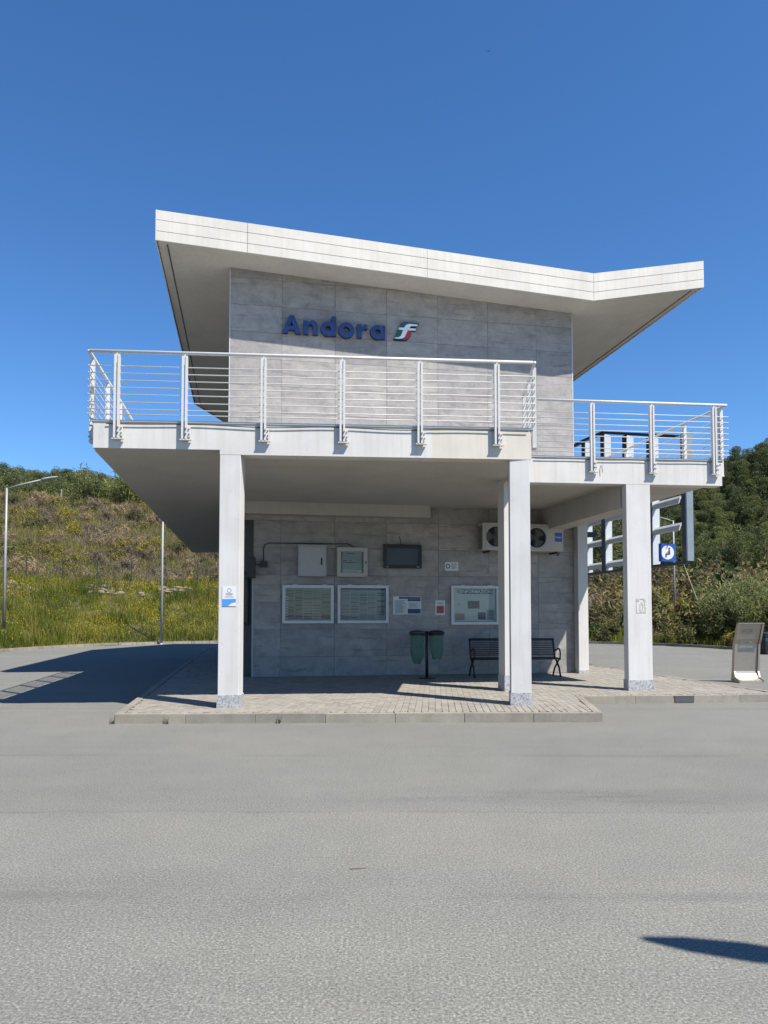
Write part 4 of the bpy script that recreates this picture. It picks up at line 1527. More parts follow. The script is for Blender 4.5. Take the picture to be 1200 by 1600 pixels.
for j, (a, b) in enumerate(zip(ribs[:-1], ribs[1:])):
    for z in ((3.62, 4.22, 4.85) if j == 0 else (3.0, 3.62, 4.22, 4.85)):
        m = MB()
        # bent louvre blade
        prof = [(0.02, z - 0.17), (0.055, z - 0.07), (0.11, z - 0.01), (0.19, z + 0.01), (0.19, z + 0.03), (0.10, z + 0.02), (0.04, z - 0.04), (0.005, z - 0.15)]
        n = len(prof)
        vs = [(x, a + 0.022, zz) for x, zz in prof] + [(x, b - 0.002, zz) for x, zz in prof]
        fs = [tuple(range(n)), tuple(range(2 * n - 1, n - 1, -1))] + [(i, (i + 1) % n, (i + 1) % n + n, i + n) for i in range(n)]
        m.add(vs, fs)
        m.build('louvre', 'fin_white', scr)
    MB().bar((-0.01, a, ztop(a) + 0.03), (-0.01, b, ztop(b) + 0.03), 0.10, 0.07).build('top_rail', 'steel_dark', scr)
    MB().plate([[(-0.02, 4.40), (0.14, 4.58), (-0.02, 4.58)]], b - 0.10, b - 0.06).build('gusset', 'steel_dark', scr)
MB().box(-0.03, 0.05, ribs[0] - 0.26, ribs[-1] + 0.1, ZB - 0.07, ZB - 0.003).build('bottom_rail', 'steel_dark', scr)
for d in (5.6, 8.0):
    MB().box(-2.30, -0.03, d, d + 0.10, 3.70, 3.84).build('arm', 'steel_dark', scr)
# pictogram sign hung inside the first bay, facing the yard
sg = empty('waiting_room_sign', SO + DV * (ribs[0] + 0.25) * SK + Vector((0, 0, (ZB + 0.02) * SK)), ANG, 'square blue sign with white disc and seated figure on the steel screen', 'sign')
MB().box(-0.19, 0.21, 0, 0.03, 0, 0.40).build('panel', 'sign_blue', sg)
sg.location = sg.location - RV * 0.15 * SK
sg.scale = (SK, SK, SK)
MB().plate([circ(0.01, 0.20, 0.155, 0, 350, 35)], -0.004, -0.001).build('white_disc', 'sign_white', sg)
fig = MB()
fig.plate([circ(0.05, 0.29, 0.022, 0, 340, 17)], -0.008, -0.0045)
fig.plate([[(0.03, 0.262), (0.065, 0.262), (0.072, 0.165), (0.058, 0.15), (-0.01, 0.15), (-0.02, 0.09), (-0.05, 0.09), (-0.045, 0.165), (-0.03, 0.182), (0.025, 0.182)]], -0.008, -0.0045)
fig.plate([[(0.028, 0.225), (-0.02, 0.205), (-0.016, 0.196), (0.028, 0.208)]], -0.0078, -0.0046)
fig.build('seated_figure', 'navy', sg)

# ------------------------------------------------------------------ stainless stand
o = empty('information_stand', (8.27, 17.25, 0), R_(3), 'brushed stainless information stand with tilted head beside the pavement', 'information stand')
W_ = 0.62
prof = [(-0.02, 0.0), (-0.02, 0.06), (0.16, 0.10), (0.22, 0.20), (0.235, 0.26), (0.16, 0.9), (0.10, 1.02), (-0.03, 1.38)]
back = [(y + 0.05, z) for y, z in prof]
back[0] = (0.30, 0.0)
back[1] = (0.30, 0.06)
m = MB()
n = len(prof)
vs = [(0.05, y, z) for y, z in prof] + [(W_ - 0.05, y, z) for y, z in prof]
m.add(vs, [(i, i + 1, i + 1 + n, i + n) for i in range(n - 1)])
vs = [(0.05, y + 0.03, z) for y, z in prof] + [(W_ - 0.05, y + 0.03, z) for y, z in prof]
m.add(vs, [(i, i + 1, i + 1 + n, i + n) for i in range(n - 1)])
m.build('face_sheet', 'stainless', o)
for x in (0.0, W_ - 0.045):
    m = MB()
    poly = [(-0.04, 0.0), (0.34, 0.0), (0.34, 0.05), (0.30, 0.28), (0.23, 0.92), (0.17, 1.04), (0.03, 1.40), (-0.06, 1.385), (0.07, 1.01), (0.13, 0.9), (0.20, 0.26), (0.15, 0.13), (-0.04, 0.07)]
    k = len(poly)
    tri = tessellate_polygon([[Vector((a, b, 0)) for a, b in poly]])
    vs = [(x, a, b) for a, b in poly] + [(x + 0.045, a, b) for a, b in poly]
    m.add(vs, [tuple(t) for t in tri] + [tuple(i + k for i in reversed(t)) for t in tri] + [(i, (i + 1) % k, (i + 1) % k + k, i + k) for i in range(k)])
    m.build('side_cheek', 'stainless', o)
MB().box(0.0, W_, -0.065, 0.04, 1.386, 1.402).build('top_edge', 'stainless', o)
MB().box(0.0, W_, -0.05, 0.36, -0.0, 0.025).build('foot', 'stainless', o)
tx = MB()
rr = random.Random(11)
for row in range(3):
    x = 0.10
    while x < 0.5:
        l = rr.uniform(0.008, 0.02)
        z = 0.80 - row * 0.035
        y = 0.16 + (0.9 - z) / 0.64 * 0.075
        tx.box(x, x + l, y - 0.012, y - 0.004, z, z + 0.02)
        x += l + rr.uniform(0.006, 0.014)
for k in range(9):
    x = 0.13 + k * 0.035 + rr.uniform(-0.005, 0.005)
    z = 0.93 + rr.uniform(-0.02, 0.02)
    tx.box(x, x + rr.uniform(0.01, 0.024), 0.125, 0.14, z, z + rr.uniform(0.015, 0.05))
tag(tx.build('engraved_text', 'bolt', o), kind='stuff')
hd = MB()
for k in range(5):
    x = 0.14 + 0.05 * k
    for q in range(2):
        z = 1.17 + 0.05 * q + rr.uniform(-0.01, 0.01)
        y = 0.10 - (z - 1.02) / 0.36 * 0.13
        hd.bar((x, y - 0.008, z), (x + rr.uniform(0.015, 0.04), y - 0.012, z + rr.uniform(0.02, 0.06)), 0.012, 0.006)
hd.build('head_marks', 'bolt', o)


# ------------------------------------------------------------------ street lamps
def lamp(x, y, z, h, ang, label, arm=2.2, hs=(1.0, 1.0)):
    o = empty('street_lamp', (x, y, z), ang, label, 'street lamp', 'street lamps')
    MB().tube([(0, 0, -0.2), (0, 0, h * 0.5), (0, 0, h)], [0.075, 0.06, 0.045], 10).build('pole', 'lamp_steel', o, True)
    MB().tube([(0, 0, -0.05), (0, 0, 0.12)], 0.085, 10).build('base_sleeve', 'lamp_steel', o, True)
    MB().tube([(0, 0, h - 0.05), (arm * 0.25, 0, h + 0.07 * arm), (arm * 0.72, 0, h + 0.2 * arm)], 0.032, 8).build('arm', 'lamp_steel', o, True)
    a = Vector((arm * 0.70, 0, h + 0.195 * arm))
    d = Vector((1, 0, 0.22)).normalized()
    L = 0.78
    hd = MB()
    secs = [(0.0, 0.05, 0.05), (0.12, 0.10, 0.07), (0.35, 0.13, 0.07), (0.6, 0.10, 0.05), (L, 0.03, 0.02)]
    up = Vector((-d.z, 0, d.x))
    vs, fs = [], []
    for t, w, hh in secs:
        c = a + d * t
        for k in range(10):
            an = 2 * math.pi * k / 10
            vs.append(c + Vector((0, 1, 0)) * (w * hs[0] * math.cos(an)) + up * (hh * hs[1] * math.sin(an)))
    for i in range(len(secs) - 1):
        for k in range(10):
            fs.append((i * 10 + k, i * 10 + (k + 1) % 10, (i + 1) * 10 + (k + 1) % 10, (i + 1) * 10 + k))
    fs += [tuple(range(9, -1, -1)), tuple(range(40, 50))]
    hd.add(vs, fs)
    hd.build('lamp_head', 'lamp_steel', o, True)
    return o


def hz(x, y):
    return float(height(np.array([x]), np.array([y]))[0])


lamp(-17.95, 34.8, hz(-17.95, 34.8), 6.85, R_(8), 'grey street lamp at the far left edge, arm pointing right')
lamp(-11.95, 39.6, hz(-11.95, 39.6), 7.4, R_(-60), 'grey lamp pole on the bank partly hidden by the balcony corner')
lamp(19.7, 49.9, hz(19.7, 49.9), 7.0, R_(170), 'grey street lamp among the bushes behind the right column', 1.9)
# lamp beside the photographer whose head throws the shadow in the foreground
lamp(6.03, 1.07, 0, 3.75, R_(165), 'low grey street lamp beside the viewpoint, only its shadow in view', 2.4, (0.85, 0.5))

# utility pole on the hill
o = tag(MB().tube([(0, 0, -0.5), (0, 0, 4.2)], [0.08, 0.06], 8).build('utility_pole', 'wood_pole', None, True), 'weathered wooden pole standing among the trees on the left hill', 'pole')
py = 95
px_ = (93 - 600) / 1150 * py
o.location = (px_, py, hz(px_, py))


# ------------------------------------------------------------------ vegetation meshes (numpy)
def leaf_cloud(name, centers, size, mat, tint, elong=1.6, up=0.0, rg=rng):
    """one small bent leaf quad at every centre"""
    n = len(centers)
    u = rg.normal(size=(n, 3))
    u[:, 2] = u[:, 2] * (1 - up) + up * 1.5
    u /= np.linalg.norm(u, axis=1)[:, None]
    w = rg.normal(size=(n, 3))
    w -= (w * u).sum(1)[:, None] * u
    w /= np.linalg.norm(w, axis=1)[:, None]
    s = size * rg.uniform(0.6, 1.35, n)[:, None]
    a = centers - u * s * elong / 2
    b = centers + w * s / 2
    c = centers + u * s * elong / 2
    d = centers - w * s / 2
    v = np.stack([a, b, c, d], 1).reshape(-1, 3)
    f = np.arange(n * 4).reshape(n, 4)
    me = bpy.data.meshes.new(name)
    me.vertices.add(n * 4)
    me.vertices.foreach_set('co', v.astype(np.float32).ravel())
    me.loops.add(n * 4)
    me.loops.foreach_set('vertex_index', f.ravel().astype(np.int32))
    me.polygons.add(n)
    me.polygons.foreach_set('loop_start', (np.arange(n) * 4).astype(np.int32))
    me.update(calc_edges=True)
    ca = me.color_attributes.new('tint', 'FLOAT_COLOR', 'POINT')
    t4 = np.repeat(np.clip(tint, 0, 1), 4)
    cc = np.stack([t4, t4, t4, np.ones_like(t4)], 1).astype(np.float32)
    ca.data.foreach_set('color', cc.ravel())
    me.materials.append(M[mat])
    return me


def crown_points(n, blobs, rg, shell=0.55):
    """points spread through clumps: blobs (cx,cy,cz,rx,ry,rz)"""
    bl_ = np.array(blobs, float)
    vol = bl_[:, 3] * bl_[:, 4]
    k = rg.choice(len(bl_), n, p=vol / vol.sum())
    d = rg.normal(size=(n, 3))
    d /= np.linalg.norm(d, axis=1)[:, None]
    r = rg.uniform(shell, 1.0, n) ** 0.7
    p = bl_[k, :3] + d * bl_[k, 3:] * r[:, None]
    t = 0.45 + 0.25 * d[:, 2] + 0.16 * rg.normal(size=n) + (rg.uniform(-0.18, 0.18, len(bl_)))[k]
    return p, t


def tree_mesh(seed, mat, h, w, n, leaf, kind):
    rg = np.random.default_rng(seed)
    blobs = []
    nb = 16 if kind == 'pine' else 20
    for i in range(nb):
        t = rg.uniform(0.18, 0.95)
        if kind == 'pine':
            rad = w / 2 * (1.0 - 0.62 * t) * rg.uniform(0.5, 1.0)
        else:
            rad = w / 2 * math.sin(math.pi * (0.25 + 0.68 * t)) * rg.uniform(0.35, 0.85)
        a = rg.uniform(0, 6.283)
        br = rg.uniform(0.17, 0.30) * w
        blobs.append((rad * math.cos(a), rad * math.sin(a), h * t, br, br, br * rg.uniform(0.6, 0.9)))
    p, t = crown_points(n, blobs, rg)
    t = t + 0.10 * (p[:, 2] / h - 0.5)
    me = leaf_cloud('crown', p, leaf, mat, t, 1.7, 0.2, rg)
    tr = MB()
    tr.tube([(0, 0, -0.6), (0.05, 0.02, h * 0.35), (0.0, 0.08, h * 0.75)], [0.16, 0.12, 0.04], 7)
    for k in range(4):
        a = rg.uniform(0, 6.28)
        z = h * rg.uniform(0.25, 0.6)
        tr.tube([(0.02, 0.02, z), (math.cos(a) * w * 0.15, math.sin(a) * w * 0.15, z + h * 0.1), (math.cos(a) * w * 0.3, math.sin(a) * w * 0.3, z + h * 0.16)], [0.06, 0.04, 0.015], 5)
    return me, tr.mesh('trunk', 'bark', True)


pines = [tree_mesh(100 + k, 'pine', 6.4 + 0.4 * k, 3.5 + 0.2 * k, 5600, 0.10, 'pine') for k in range(4)]
oaks = [tree_mesh(200 + k, 'oak', 3.9 + 0.25 * k, 3.9 + 0.3 * k, 4200, 0.115, 'oak') for k in range(4)]


def scatter(az0, az1, r0, r1, dmin, nmax, seed, cond=None):
    rg = np.random.default_rng(seed)
    pts = []
    tries = 0
    while len(pts) < nmax and tries < nmax * 40:
        tries += 1
        az = R_(rg.uniform(az0, az1))
        r = math.sqrt(rg.uniform(r0 * r0, r1 * r1))
        x, y = r * math.sin(az), r * math.cos(az)
        if cond and not cond(x, y):
            continue
        if all((x - a) ** 2 + (y - b) ** 2 > dmin * dmin for a, b in pts):
            pts.append((x, y))
    return pts


def plant_trees(name, pts, meshes, label, group, s0, s1, seed):
    rr = random.Random(seed)
    for x, y in pts:
        cm, tm = rr.choice(meshes)
        o = empty(name, (x, y, hz(x, y) - 0.1), rr.uniform(0, 6.28), label, 'tree', group)
        s = rr.uniform(s0, s1)
        o.scale = (s, s, s * rr.uniform(0.9, 1.15))
        inst('crown', cm, o)
        inst('trunk', tm, o)


ld = lambda x, y: float(lot_dist(np.array([x]), np.array([y]))[0])
plant_trees('pine_tree', scatter(20.5, 30.5, 78, 172, 2.3, 299, 31, lambda x, y: ld(x, y) > 40), pines,
            'dark green pine in the dense wood covering the right hillside', 'pines on the right hillside', 0.5, 0.85, 1)
plant_trees('oak_tree', scatter(-28.5, -18.5, 135, 215, 2.5, 299, 32, lambda x, y: ld(x, y) > 70), oaks,
            'rounded green tree in the wood on the left hilltop', 'trees on the left hilltop', 0.45, 0.8, 2)

plant_trees('oak_tree', scatter(12.5, 20.5, 84, 132, 4.2, 60, 33, lambda x, y: ld(x, y) > 45), oaks,
            'green tree on the slope seen between the right columns', 'trees behind the right columns', 1.2, 1.6, 3)


# shrubs
def shrub_mesh(seed, mat, w, h, n, leaf, up=0.3, elong=2.0):
    rg = np.random.default_rng(seed)
    blobs = []
    for i in range(15):
        a = rg.uniform(0, 6.28)
        r = rg.uniform(0, 0.62) * w
        br = rg.uniform(0.07, 0.20) * w
        blobs.append((r * math.cos(a), r * math.sin(a) * 0.8, h * rg.uniform(0.1, 0.72) * (1.1 - 0.6 * r / (0.62 * w)), br, br, h * rg.uniform(0.14, 0.34)))
    p, t = crown_points(n, blobs, rg, 0.12)
    p[:, 2] += h * 0.16 * np.abs(rg.normal(size=n)) * (rg.uniform(0, 1, n) < 0.3)
    p[:, 2] = np.maximum(p[:, 2], 0.0)
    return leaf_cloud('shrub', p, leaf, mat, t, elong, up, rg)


SH = {}
for k, (mat, w, h, n, lf, up, el) in dict(
        broom=('broom', 2.0, 1.5, 2400, 0.050, 0.75, 4.5),
        dryshrub=('dryshrub', 2.2, 1.4, 2400, 0.036, 0.6, 8.0),
        olive=('olive', 2.2, 1.4, 2400, 0.062, 0.5, 3.2),
        brownshrub=('brownshrub', 2.3, 1.9, 2600, 0.065, 0.5, 3.0),
        greenshrub=('greenshrub', 2.3, 1.8, 2400, 0.095, 0.3, 2.0)).items():
    SH[k] = [shrub_mesh(300 + q * 13 + len(k), mat, w, h, n, lf, up, el) for q in range(3)]
LBL = {'L': dict(broom='yellow-flowering broom bush on the slope above the wire fence',
                 dryshrub='grey-brown dry bush on the slope above the wire fence',
                 olive='olive green bush on the slope above the wire fence',
                 greenshrub='dark green bush on the slope above the wire fence'),
       'R': dict(broom='yellowish bush beyond the road behind the right column',
                 dryshrub='grey-brown twiggy bush beyond the road on the right',
                 olive='olive green bush beyond the road on the right',
                 brownshrub='tall brown-green bush beyond the road on the right',
                 greenshrub='dark green leafy bush beyond the road on the right')}
cnt = {}


def put_shrub(kind, x, y, s, side, rr):
    o = inst('%s_shrub' % dict(broom='broom', dryshrub='dry', olive='olive_green', greenshrub='leafy', brownshrub='brown')[kind],
             rr.choice(SH[kind]), None, (x, y, hz(x, y) - 0.08), rr.uniform(0, 6.28),
             (s * rr.uniform(0.85, 1.25), s * rr.uniform(0.85, 1.25), s * rr.uniform(0.8, 1.2)))
    tag(o, LBL[side][kind], 'bush', LBL[side][kind])


rr = random.Random(4)
for x, y in scatter(-33.5, -10, 45, 98, 1.15, 760, 41, lambda x, y: 11.8 < ld(x, y) < 46):
    f = float(vnoise(np.array([x]), np.array([y]), 5.0, 5.0)[0])
    q = rr.random()
    if q < 0.40 - 0.25 * f:
        kd = 'dryshrub'
    elif q < 0.72:
        kd = 'broom' if f > -0.25 else 'olive'
    else:
        kd = 'olive'
    put_shrub(kd, x, y, rr.uniform(0.45, 1.0), 'L', rr)
for x, y in scatter(9, 34, 30, 80, 1.6, 290, 42, lambda x, y: 0.9 < ld(x, y) < 34):
    d = ld(x, y)
    q = rr.random()
    if d < 4:
        kd = 'greenshrub' if q < 0.5 else 'olive' if q < 0.8 else 'dryshrub' if q < 0.9 else 'broom'
        s = rr.uniform(0.6, 0.95)
    else:
        kd = 'dryshrub' if q < 0.22 else 'olive' if q < 0.55 else 'brownshrub' if q < 0.85 else 'greenshrub' if q < 0.96 else 'broom'
        s = rr.uniform(1.2, 2.0)
    put_shrub(kd, x, y, s, 'R', rr)


# canes (reeds)
def cane_mesh(seed, n_st=20, h=3.4, w=1.5):
    rg = np.random.default_rng(seed)
    st = MB()
    P, Dn = [], []
    for i in range(n_st):
        a = rg.uniform(0, 6.28)
        r = w / 2 * math.sqrt(rg.uniform(0, 1))
        b = Vector((r * math.cos(a), r * math.sin(a), -0.1))
        lean = Vector((rg.normal() * 0.22, rg.normal() * 0.22, 1)).normalized()
        hh = h * rg.uniform(0.6, 1.05)
        st.tube([b, b + lean * hh * 0.6, b + lean * hh + Vector((rg.normal() * 0.15, rg.normal() * 0.15, 0))], [0.014, 0.011, 0.005], 4, False)
        for k in range(34):
            t = rg.uniform(0.12, 1.0)
            P.append(b + lean * hh * t)
            an = rg.uniform(0, 6.28)
            Dn.append(Vector((math.cos(an), math.sin(an), rg.uniform(-0.1, 0.9))).normalized())
    v, f, tt = [], [], []
    for p, d in zip(P, Dn):
        L = rg.uniform(0.35, 0.75)
        sd = d.cross(Vector((0, 0, 1))).normalized() * 0.034
        m1 = p + d * L * 0.55
        e = p + d * L + Vector((0, 0, -0.22 * L))
        o = len(v)
        v += [p - sd * 0.5, p + sd * 0.5, m1 + sd, m1 - sd, e]
        f += [(o, o + 1, o + 2, o + 3), (o + 3, o + 2, o + 4)]
        tt += [min(1, max(0, rg.normal(0.5, 0.22)))] * 5
    me = bpy.data.meshes.new('leaves')
    me.from_pydata([tuple(x) for x in v], [], f)
    ca = me.color_attributes.new('tint', 'FLOAT_COLOR', 'POINT')
    ca.data.foreach_set('color', np.array([(t, t, t, 1) for t in tt], dtype=np.float32).ravel())
    me.materials.append(M['cane'])
    return me, st.mesh('stems', 'cane_stem', True)


canes = [cane_mesh(500 + k) for k in range(3)]


def put_cane(x, y, s, label, group):
    cm, sm = rr.choice(canes)
    o = empty('cane_clump', (x, y, hz(x, y)), rr.uniform(0, 6.28), label, 'reeds', group)
    o.scale = (s, s, s)
    inst('leaves', cm, o)
    inst('stems', sm, o)


for x, y in scatter(24.0, 33, 37, 52, 1.25, 34, 51, lambda x, y: 1.5 < ld(x, y) < 20):
    put_cane(x, y, rr.uniform(0.7, 1.15), 'leafy green giant cane clump behind the stainless stand', 'cane clumps by the road')
for x, y in scatter(-22.6, -16.5, 80, 90, 1.5, 22, 52):
    put_cane(x, y, rr.uniform(0.9, 1.45), 'tall pale cane clump on the crest of the left slope', 'cane clumps on the left crest')
# one leaning dry cane stalk
bx, by = 17.4, 39.0
tag(MB().tube([(bx, by, hz(bx, by) + 0.2), (bx - 0.75, by + 0.1, hz(bx, by) + 2.0), (bx - 1.45, by + 0.1, hz(bx, by) + 4.0)], [0.03, 0.025, 0.012], 6).build('dry_cane', 'cane_dry', None, True),
    'single long straw-coloured cane leaning left above the bushes', 'cane')


# grass on the bank: real blades, one object
def blades(name, pts, hmin, hmax, wd, mat, tint_f, per, spread, lean, kind_label):
    n = len(pts) * per
    base = np.repeat(pts, per, 0) + np.concatenate([rng.normal(0, spread, (n, 2)), np.zeros((n, 1))], 1)
    base[:, 2] = height(base[:, 0], base[:, 1]) - 0.03
    hh = rng.uniform(hmin, hmax, n)
    a = rng.uniform(0, 6.283, n)
    d = np.stack([np.cos(a), np.sin(a), np.zeros(n)], 1)
    sd = np.stack([-np.sin(a), np.cos(a), np.zeros(n)], 1)
    an2 = rng.uniform(0, 6.283, n)
    ld_ = np.stack([np.cos(an2), np.sin(an2), np.zeros(n)], 1) * (hh * rng.uniform(0.05, lean, n))[:, None]
    up = np.array([0, 0, 1.0])
    m = base + ld_ * 0.35 + up * (hh * 0.6)[:, None]
    t = base + ld_ + up * hh[:, None]
    w = wd * rng.uniform(0.7, 1.3, n)[:, None]
    v = np.stack([base - sd * w, base + sd * w, m + sd * w * 0.7, m - sd * w * 0.7, t], 1).reshape(-1, 3)
    o = np.arange(n)[:, None] * 5
    f4 = (o + np.array([0, 1, 2, 3])).tolist()
    f3 = (o + np.array([3, 2, 4])).tolist()
    me = bpy.data.meshes.new(name)
    me.from_pydata(v.tolist(), [], f4 + f3)
    tv = np.clip(tint_f(base) + rng.normal(0, 0.13, n), 0, 1)
    t5 = np.repeat(tv, 5)
    ca = me.color_attributes.new('tint', 'FLOAT_COLOR', 'POINT')
    ca.data.foreach_set('color', np.stack([t5, t5, t5, np.ones_like(t5)], 1).astype(np.float32).ravel())
    me.materials.append(M[mat])
    ob = bpy.data.objects.new(name, me)
    COL.objects.link(ob)
    tag(ob, kind_label, kind='stuff')
    return ob


def area_pts(az0, az1, r0, r1, n, dlo, dhi, dens=None):
    az = np.radians(rng.uniform(az0, az1, n * 3))
    r = np.sqrt(rng.uniform(r0 * r0, r1 * r1, n * 3))
    x, y = r * np.sin(az), r * np.cos(az)
    d = lot_dist(x, y)
    k = (d > dlo) & (d < dhi)
    if dens is not None:
        k &= rng.uniform(0, 1, len(x)) < dens(x, y, d)
    x, y = x[k][:n], y[k][:n]
    return np.stack([x, y, np.zeros_like(x)], 1)


gp = area_pts(-36, -8, 30, 60, 8000, 0.18, 13)
blades('bank_grass', gp, 0.14, 0.42, 0.014, 'grass',
       lambda b: 0.45 + 0.28 * vnoise(b[:, 0], b[:, 1], 1.6, 1.0) + 0.02 * (lot_dist(b[:, 0], b[:, 1]) - 5), 9, 0.14, 0.8,
       'short green weeds and grass covering the bank beside the road')
gt = area_pts(-36, -8, 30, 60, 3600, 0.3, 13, lambda x, y, d: sstep(-0.3, 0.6, vnoise(x, y, 1.3, 7.0)))
blades('tall_weeds', gt, 0.4, 0.95, 0.015, 'grass',
       lambda b: 0.55 + 0.3 * vnoise(b[:, 0], b[:, 1], 1.1, 9.0), 9, 0.10, 0.5,
       'taller yellow-green weed clumps on the bank')
gd = area_pts(-36, -8, 30, 60, 1300, 1.5, 14, lambda x, y, d: sstep(0.1, 0.8, vnoise(x, y, 2.0, 12.0)))
blades('withered_weeds', gd, 0.3, 0.75, 0.012, 'drygrass',
       lambda b: 0.4 + 0.25 * vnoise(b[:, 0], b[:, 1], 1.1, 9.0), 9, 0.12, 0.6,
       'withered brown weeds between the grass of the bank')
fl = area_pts(-36, -8, 30, 62, 2600, 0.3, 15, lambda x, y, d: 0.12 + sstep(0.0, 0.7, vnoise(x, y, 1.8, 4.0)))
fl[:, 2] = height(fl[:, 0], fl[:, 1])
k = 16
c = np.repeat(fl, k, 0) + rng.normal(0, 1, (len(fl) * k, 3)) * np.array([0.16, 0.16, 0.12]) + np.array([0, 0, 0.50])
o = inst('bank_flowers', leaf_cloud('bank_flowers', c, 0.032, 'yellow', rng.uniform(0, 1, len(c)), 1.3, 0.0))
tag(o, 'yellow wild flowers scattered over the grassy bank', kind='stuff')
dg_ = area_pts(-34, -9, 44, 100, 11000, 11, 48)
blades('dry_grass', dg_, 0.35, 1.15, 0.016, 'drygrass', lambda b: 0.4 + 0.3 * vnoise(b[:, 0], b[:, 1], 3.0, 3.0), 7, 0.2, 0.6,
       'straw-coloured dry grass over the slope above the fence')
rgp = area_pts(6, 36, 28, 60, 3000, 0.18, 14)
blades('verge_grass', rgp, 0.2, 0.55, 0.016, 'grass', lambda b: 0.4 + 0.25 * vnoise(b[:, 0], b[:, 1], 2.0, 6.0), 7, 0.15, 0.6,
       'rough green grass along the verge across the road')


def undergrowth(az0, az1, r0, r1, n, dlo, mat, label, size):
    p = area_pts(az0, az1, r0, r1, n, dlo, 400)
    p[:, 2] = height(p[:, 0], p[:, 1]) + rng.uniform(0, 1, len(p)) ** 1.5 * 1.9
    o = inst('undergrowth', leaf_cloud('undergrowth', p, size, mat, 0.4 + 0.2 * vnoise(p[:, 0], p[:, 1], 2.5, 3.0) + rng.normal(0, 0.12, len(p)), 1.6, 0.2))
    tag(o, label, kind='stuff')


undergrowth(-31, -16, 105, 215, 60000, 58, 'oak', 'low green undergrowth between the trees of the left hill', 0.24)
undergrowth(12, 33, 74, 180, 60000, 36, 'pine', 'low green undergrowth between the pines of the right hill', 0.22)


gs = area_pts(-34, -9, 44, 100, 6000, 10, 48, lambda x, y, d: sstep(-0.2, 0.6, vnoise(x, y, 2.2, 17.0)))
blades('slope_weeds', gs, 0.35, 1.0, 0.017, 'grass', lambda b: 0.62 + 0.3 * vnoise(b[:, 0], b[:, 1], 1.6, 19.0), 8, 0.2, 0.5,
       'olive and yellowish weeds between the bushes of the left slope')


def far_wood(az0, az1, r0, r1, n, dlo, mat, label, hw, hh, size, per, seed):
    rg = np.random.default_rng(seed)
    p = area_pts(az0, az1, r0, r1, n, dlo, 400)
    n = len(p)
    p[:, 2] = height(p[:, 0], p[:, 1])
    k = np.repeat(np.arange(n), per)
    sc_ = rg.uniform(0.6, 1.15, n)
    d = rg.normal(size=(n * per, 3))
    d /= np.linalg.norm(d, axis=1)[:, None]
    r = rg.uniform(0.45, 1.0, n * per) * (1 + 0.25 * np.sin(5 * d[:, 0] + 3 * d[:, 1] + k))
    c = p[k] + d * (np.array([hw, hw, hh * 0.5]) * sc_[k, None]) * r[:, None] + np.stack([0 * r, 0 * r, hh * 0.55 * sc_[k]], 1)
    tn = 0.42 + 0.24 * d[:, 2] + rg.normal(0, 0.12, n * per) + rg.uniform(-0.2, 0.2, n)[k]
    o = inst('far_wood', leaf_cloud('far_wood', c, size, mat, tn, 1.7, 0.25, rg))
    tag(o, label, kind='stuff')


far_wood(12, 32.5, 76, 182, 1100, 38, 'pine', 'mass of far pines filling the right hillside', 1.25, 4.4, 0.15, 210, 71)
far_wood(-30.5, -16.5, 120, 220, 1000, 66, 'oak', 'mass of far trees filling the left hill', 1.5, 3.0, 0.19, 170, 72)


# rocks on the bank
def rock_mesh(seed):
    rg = np.random.default_rng(seed)
    import bmesh
    bm = bmesh.new()
    bmesh.ops.create_icosphere(bm, subdivisions=2, radius=1)
    ph = rg.uniform(0, 6, 6)
    for v in bm.verts:
        c = v.co.copy()
        k = 1 + 0.22 * math.sin(2.3 * c.x + ph[0]) + 0.2 * math.sin(3.1 * c.y + ph[1]) + 0.15 * math.sin(4.2 * c.z + ph[2] + 2 * c.x)
        v.co = c * k
        v.co.z *= 0.62
    me = bpy.data.meshes.new('rock')
    bm.to_mesh(me)
    bm.free()
    me.materials.append(M['rock'])
    return me


rocks = [rock_mesh(k) for k in range(4)]
for x, y in scatter(-33, -11, 38, 60, 0.35, 150, 61, lambda x, y: 7.6 < ld(x, y) < 9.4 and float(vnoise(np.array([x]), np.array([y]), 2.6, 8.0)[0]) > 0.15):
    s = rr.uniform(0.08, 0.26)
    o = inst('rock', rr.choice(rocks), None, (x, y, hz(x, y) + 0.25 * s + 0.10), rr.uniform(0, 6.28), (s * rr.uniform(0.9, 1.6), s, s))
    tag(o, 'pale pinkish stone lying along the top of the grassy bank', 'rock', 'stones along the bank')

# wire fence on the terrace
fe = empty('wire_fence', (0, 0, 0), 0, 'dark thin wire fence with slim posts across the left slope', 'fence')
fpts = []
t = -0.93
prev = None
pm_ = MB().box(-0.025, 0.025, -0.025, 0.025, -0.3, 1.85).mesh('fence_post', 'fence_green')
for i in range(600):
    a = -1.0 + i / 600 * 0.95
    p = lot_edge(a)
    nrm = Vector((p.x / 16.3, (p.y - 27) / 15.3, 0)).normalized()
    q = p + nrm * 11.6
    if prev is None or (q - prev).length > 2.2:
        fpts.append(Vector((q.x, q.y, hz(q.x, q.y))))
        prev = q
for p in fpts:
    inst('fence_post', pm_, fe, p)
wires = MB()
for a, b in zip(fpts[:-1], fpts[1:]):
    for k in range(8):
        z = Vector((0, 0, 0.15 + 0.23 * k))
        wires.tube([a + z, b + z], 0.004, 3, False)
    L = (b - a).length
    for k in range(1, 14):
        p = a.lerp(b, k / 14)
        wires.tube([p + Vector((0, 0, 0.1)), p + Vector((0, 0, 1.78))], 0.003, 3, False)
o = wires.build('wire_mesh', 'fence_green', fe)

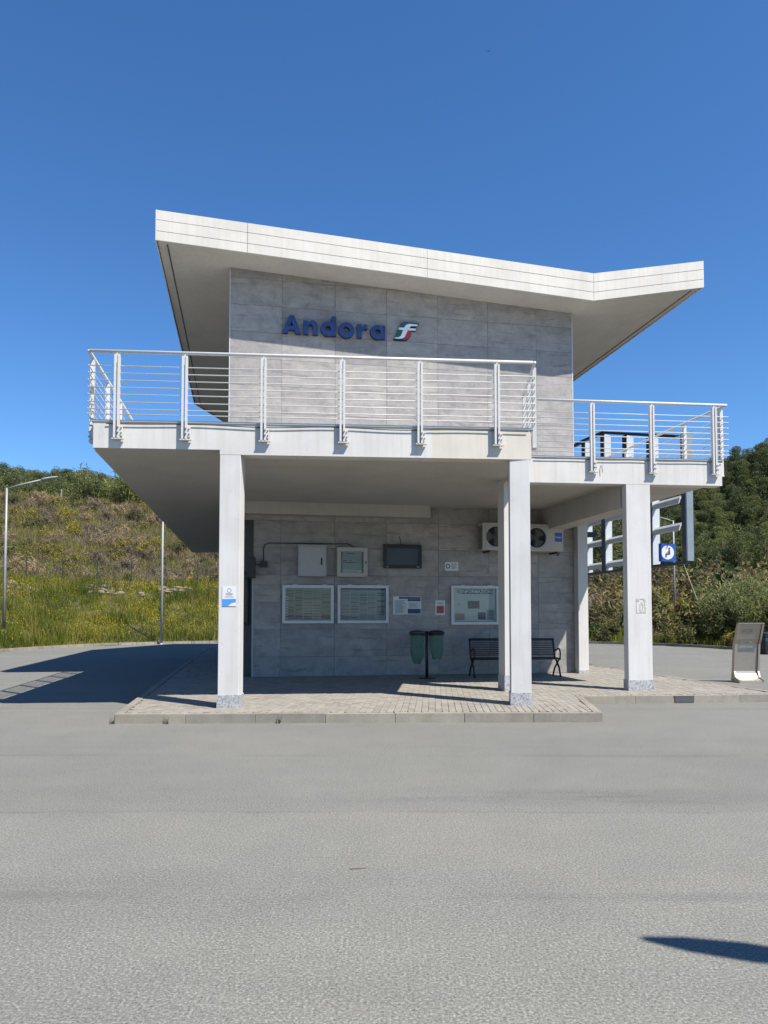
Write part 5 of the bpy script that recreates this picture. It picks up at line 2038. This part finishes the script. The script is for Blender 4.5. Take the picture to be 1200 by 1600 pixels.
# ------------------------------------------------------------------ small things
bd = MB()
bd.add([(-0.16, 0, 0), (0, -0.05, 0.03), (0.2, 0, 0.01), (0, 0.05, 0.03), (0, 0, -0.04)], [(0, 1, 4), (1, 2, 4), (2, 3, 4), (3, 0, 4), (0, 3, 1), (1, 3, 2)])
bd.add([(0.05, 0.03, 0.02), (-0.06, 0.04, 0.02), (-0.04, 0.30, 0.10), (-0.14, 0.55, 0.03), (0.02, 0.28, 0.10), (0, 0.04, 0.0)], [(0, 4, 2, 1), (2, 4, 3), (0, 5, 4), (1, 2, 5)])
bd.add([(0.05, -0.03, 0.02), (-0.06, -0.04, 0.02), (-0.04, -0.30, 0.10), (-0.14, -0.55, 0.03), (0.02, -0.28, 0.10), (0, -0.04, 0.0)], [(0, 1, 2, 4), (2, 3, 4), (0, 4, 5), (1, 5, 2)])
o = tag(bd.build('bird', 'bird'), 'tiny dark bird high in the blue sky above the roof', 'bird')
yb = 115.0
o.location = ((764 - 600) / 1150 * yb * 1.03, yb, 1.6 + yb * 0.79)
o.rotation_euler = (0, 0, R_(75))
o = tag(MB().tube([(-0.05, 0, 0.006), (0.0, 0.004, 0.008), (0.055, 0.018, 0.006)], 0.002, 5).build('twig', 'twig', None, True), 'thin reddish twig lying on the asphalt in the foreground', 'twig')
o.location = (-0.165, 4.69, 0)
# weeds at the kerb corner
wm = MB()
rg2 = random.Random(9)
for k in range(14):
    a = rg2.uniform(0, 6.28)
    p = Vector((rg2.uniform(-0.05, 0.05), rg2.uniform(-0.04, 0.02), 0))
    L = rg2.uniform(0.06, 0.16)
    d = Vector((math.cos(a) * 0.4, math.sin(a) * 0.4, 1)).normalized()
    sdv = Vector((-math.sin(a), math.cos(a), 0)) * 0.006
    wm.add([p - sdv, p + sdv, p + d * L], [(0, 1, 2)])
wme = wm.mesh('weed', 'olive')
for (x, y), lb in zip(((-3.99, 10.83), (-3.2, 10.83), (-1.55, 10.88)), ('small dry weed at the left corner of the kerb', 'small weed at the foot of the kerb near the corner', 'small weed in the kerb joint right of the left column')):
    tag(inst('weed', wme, None, (x, y, 0.0), rg2.uniform(0, 6)), lb, 'weed')
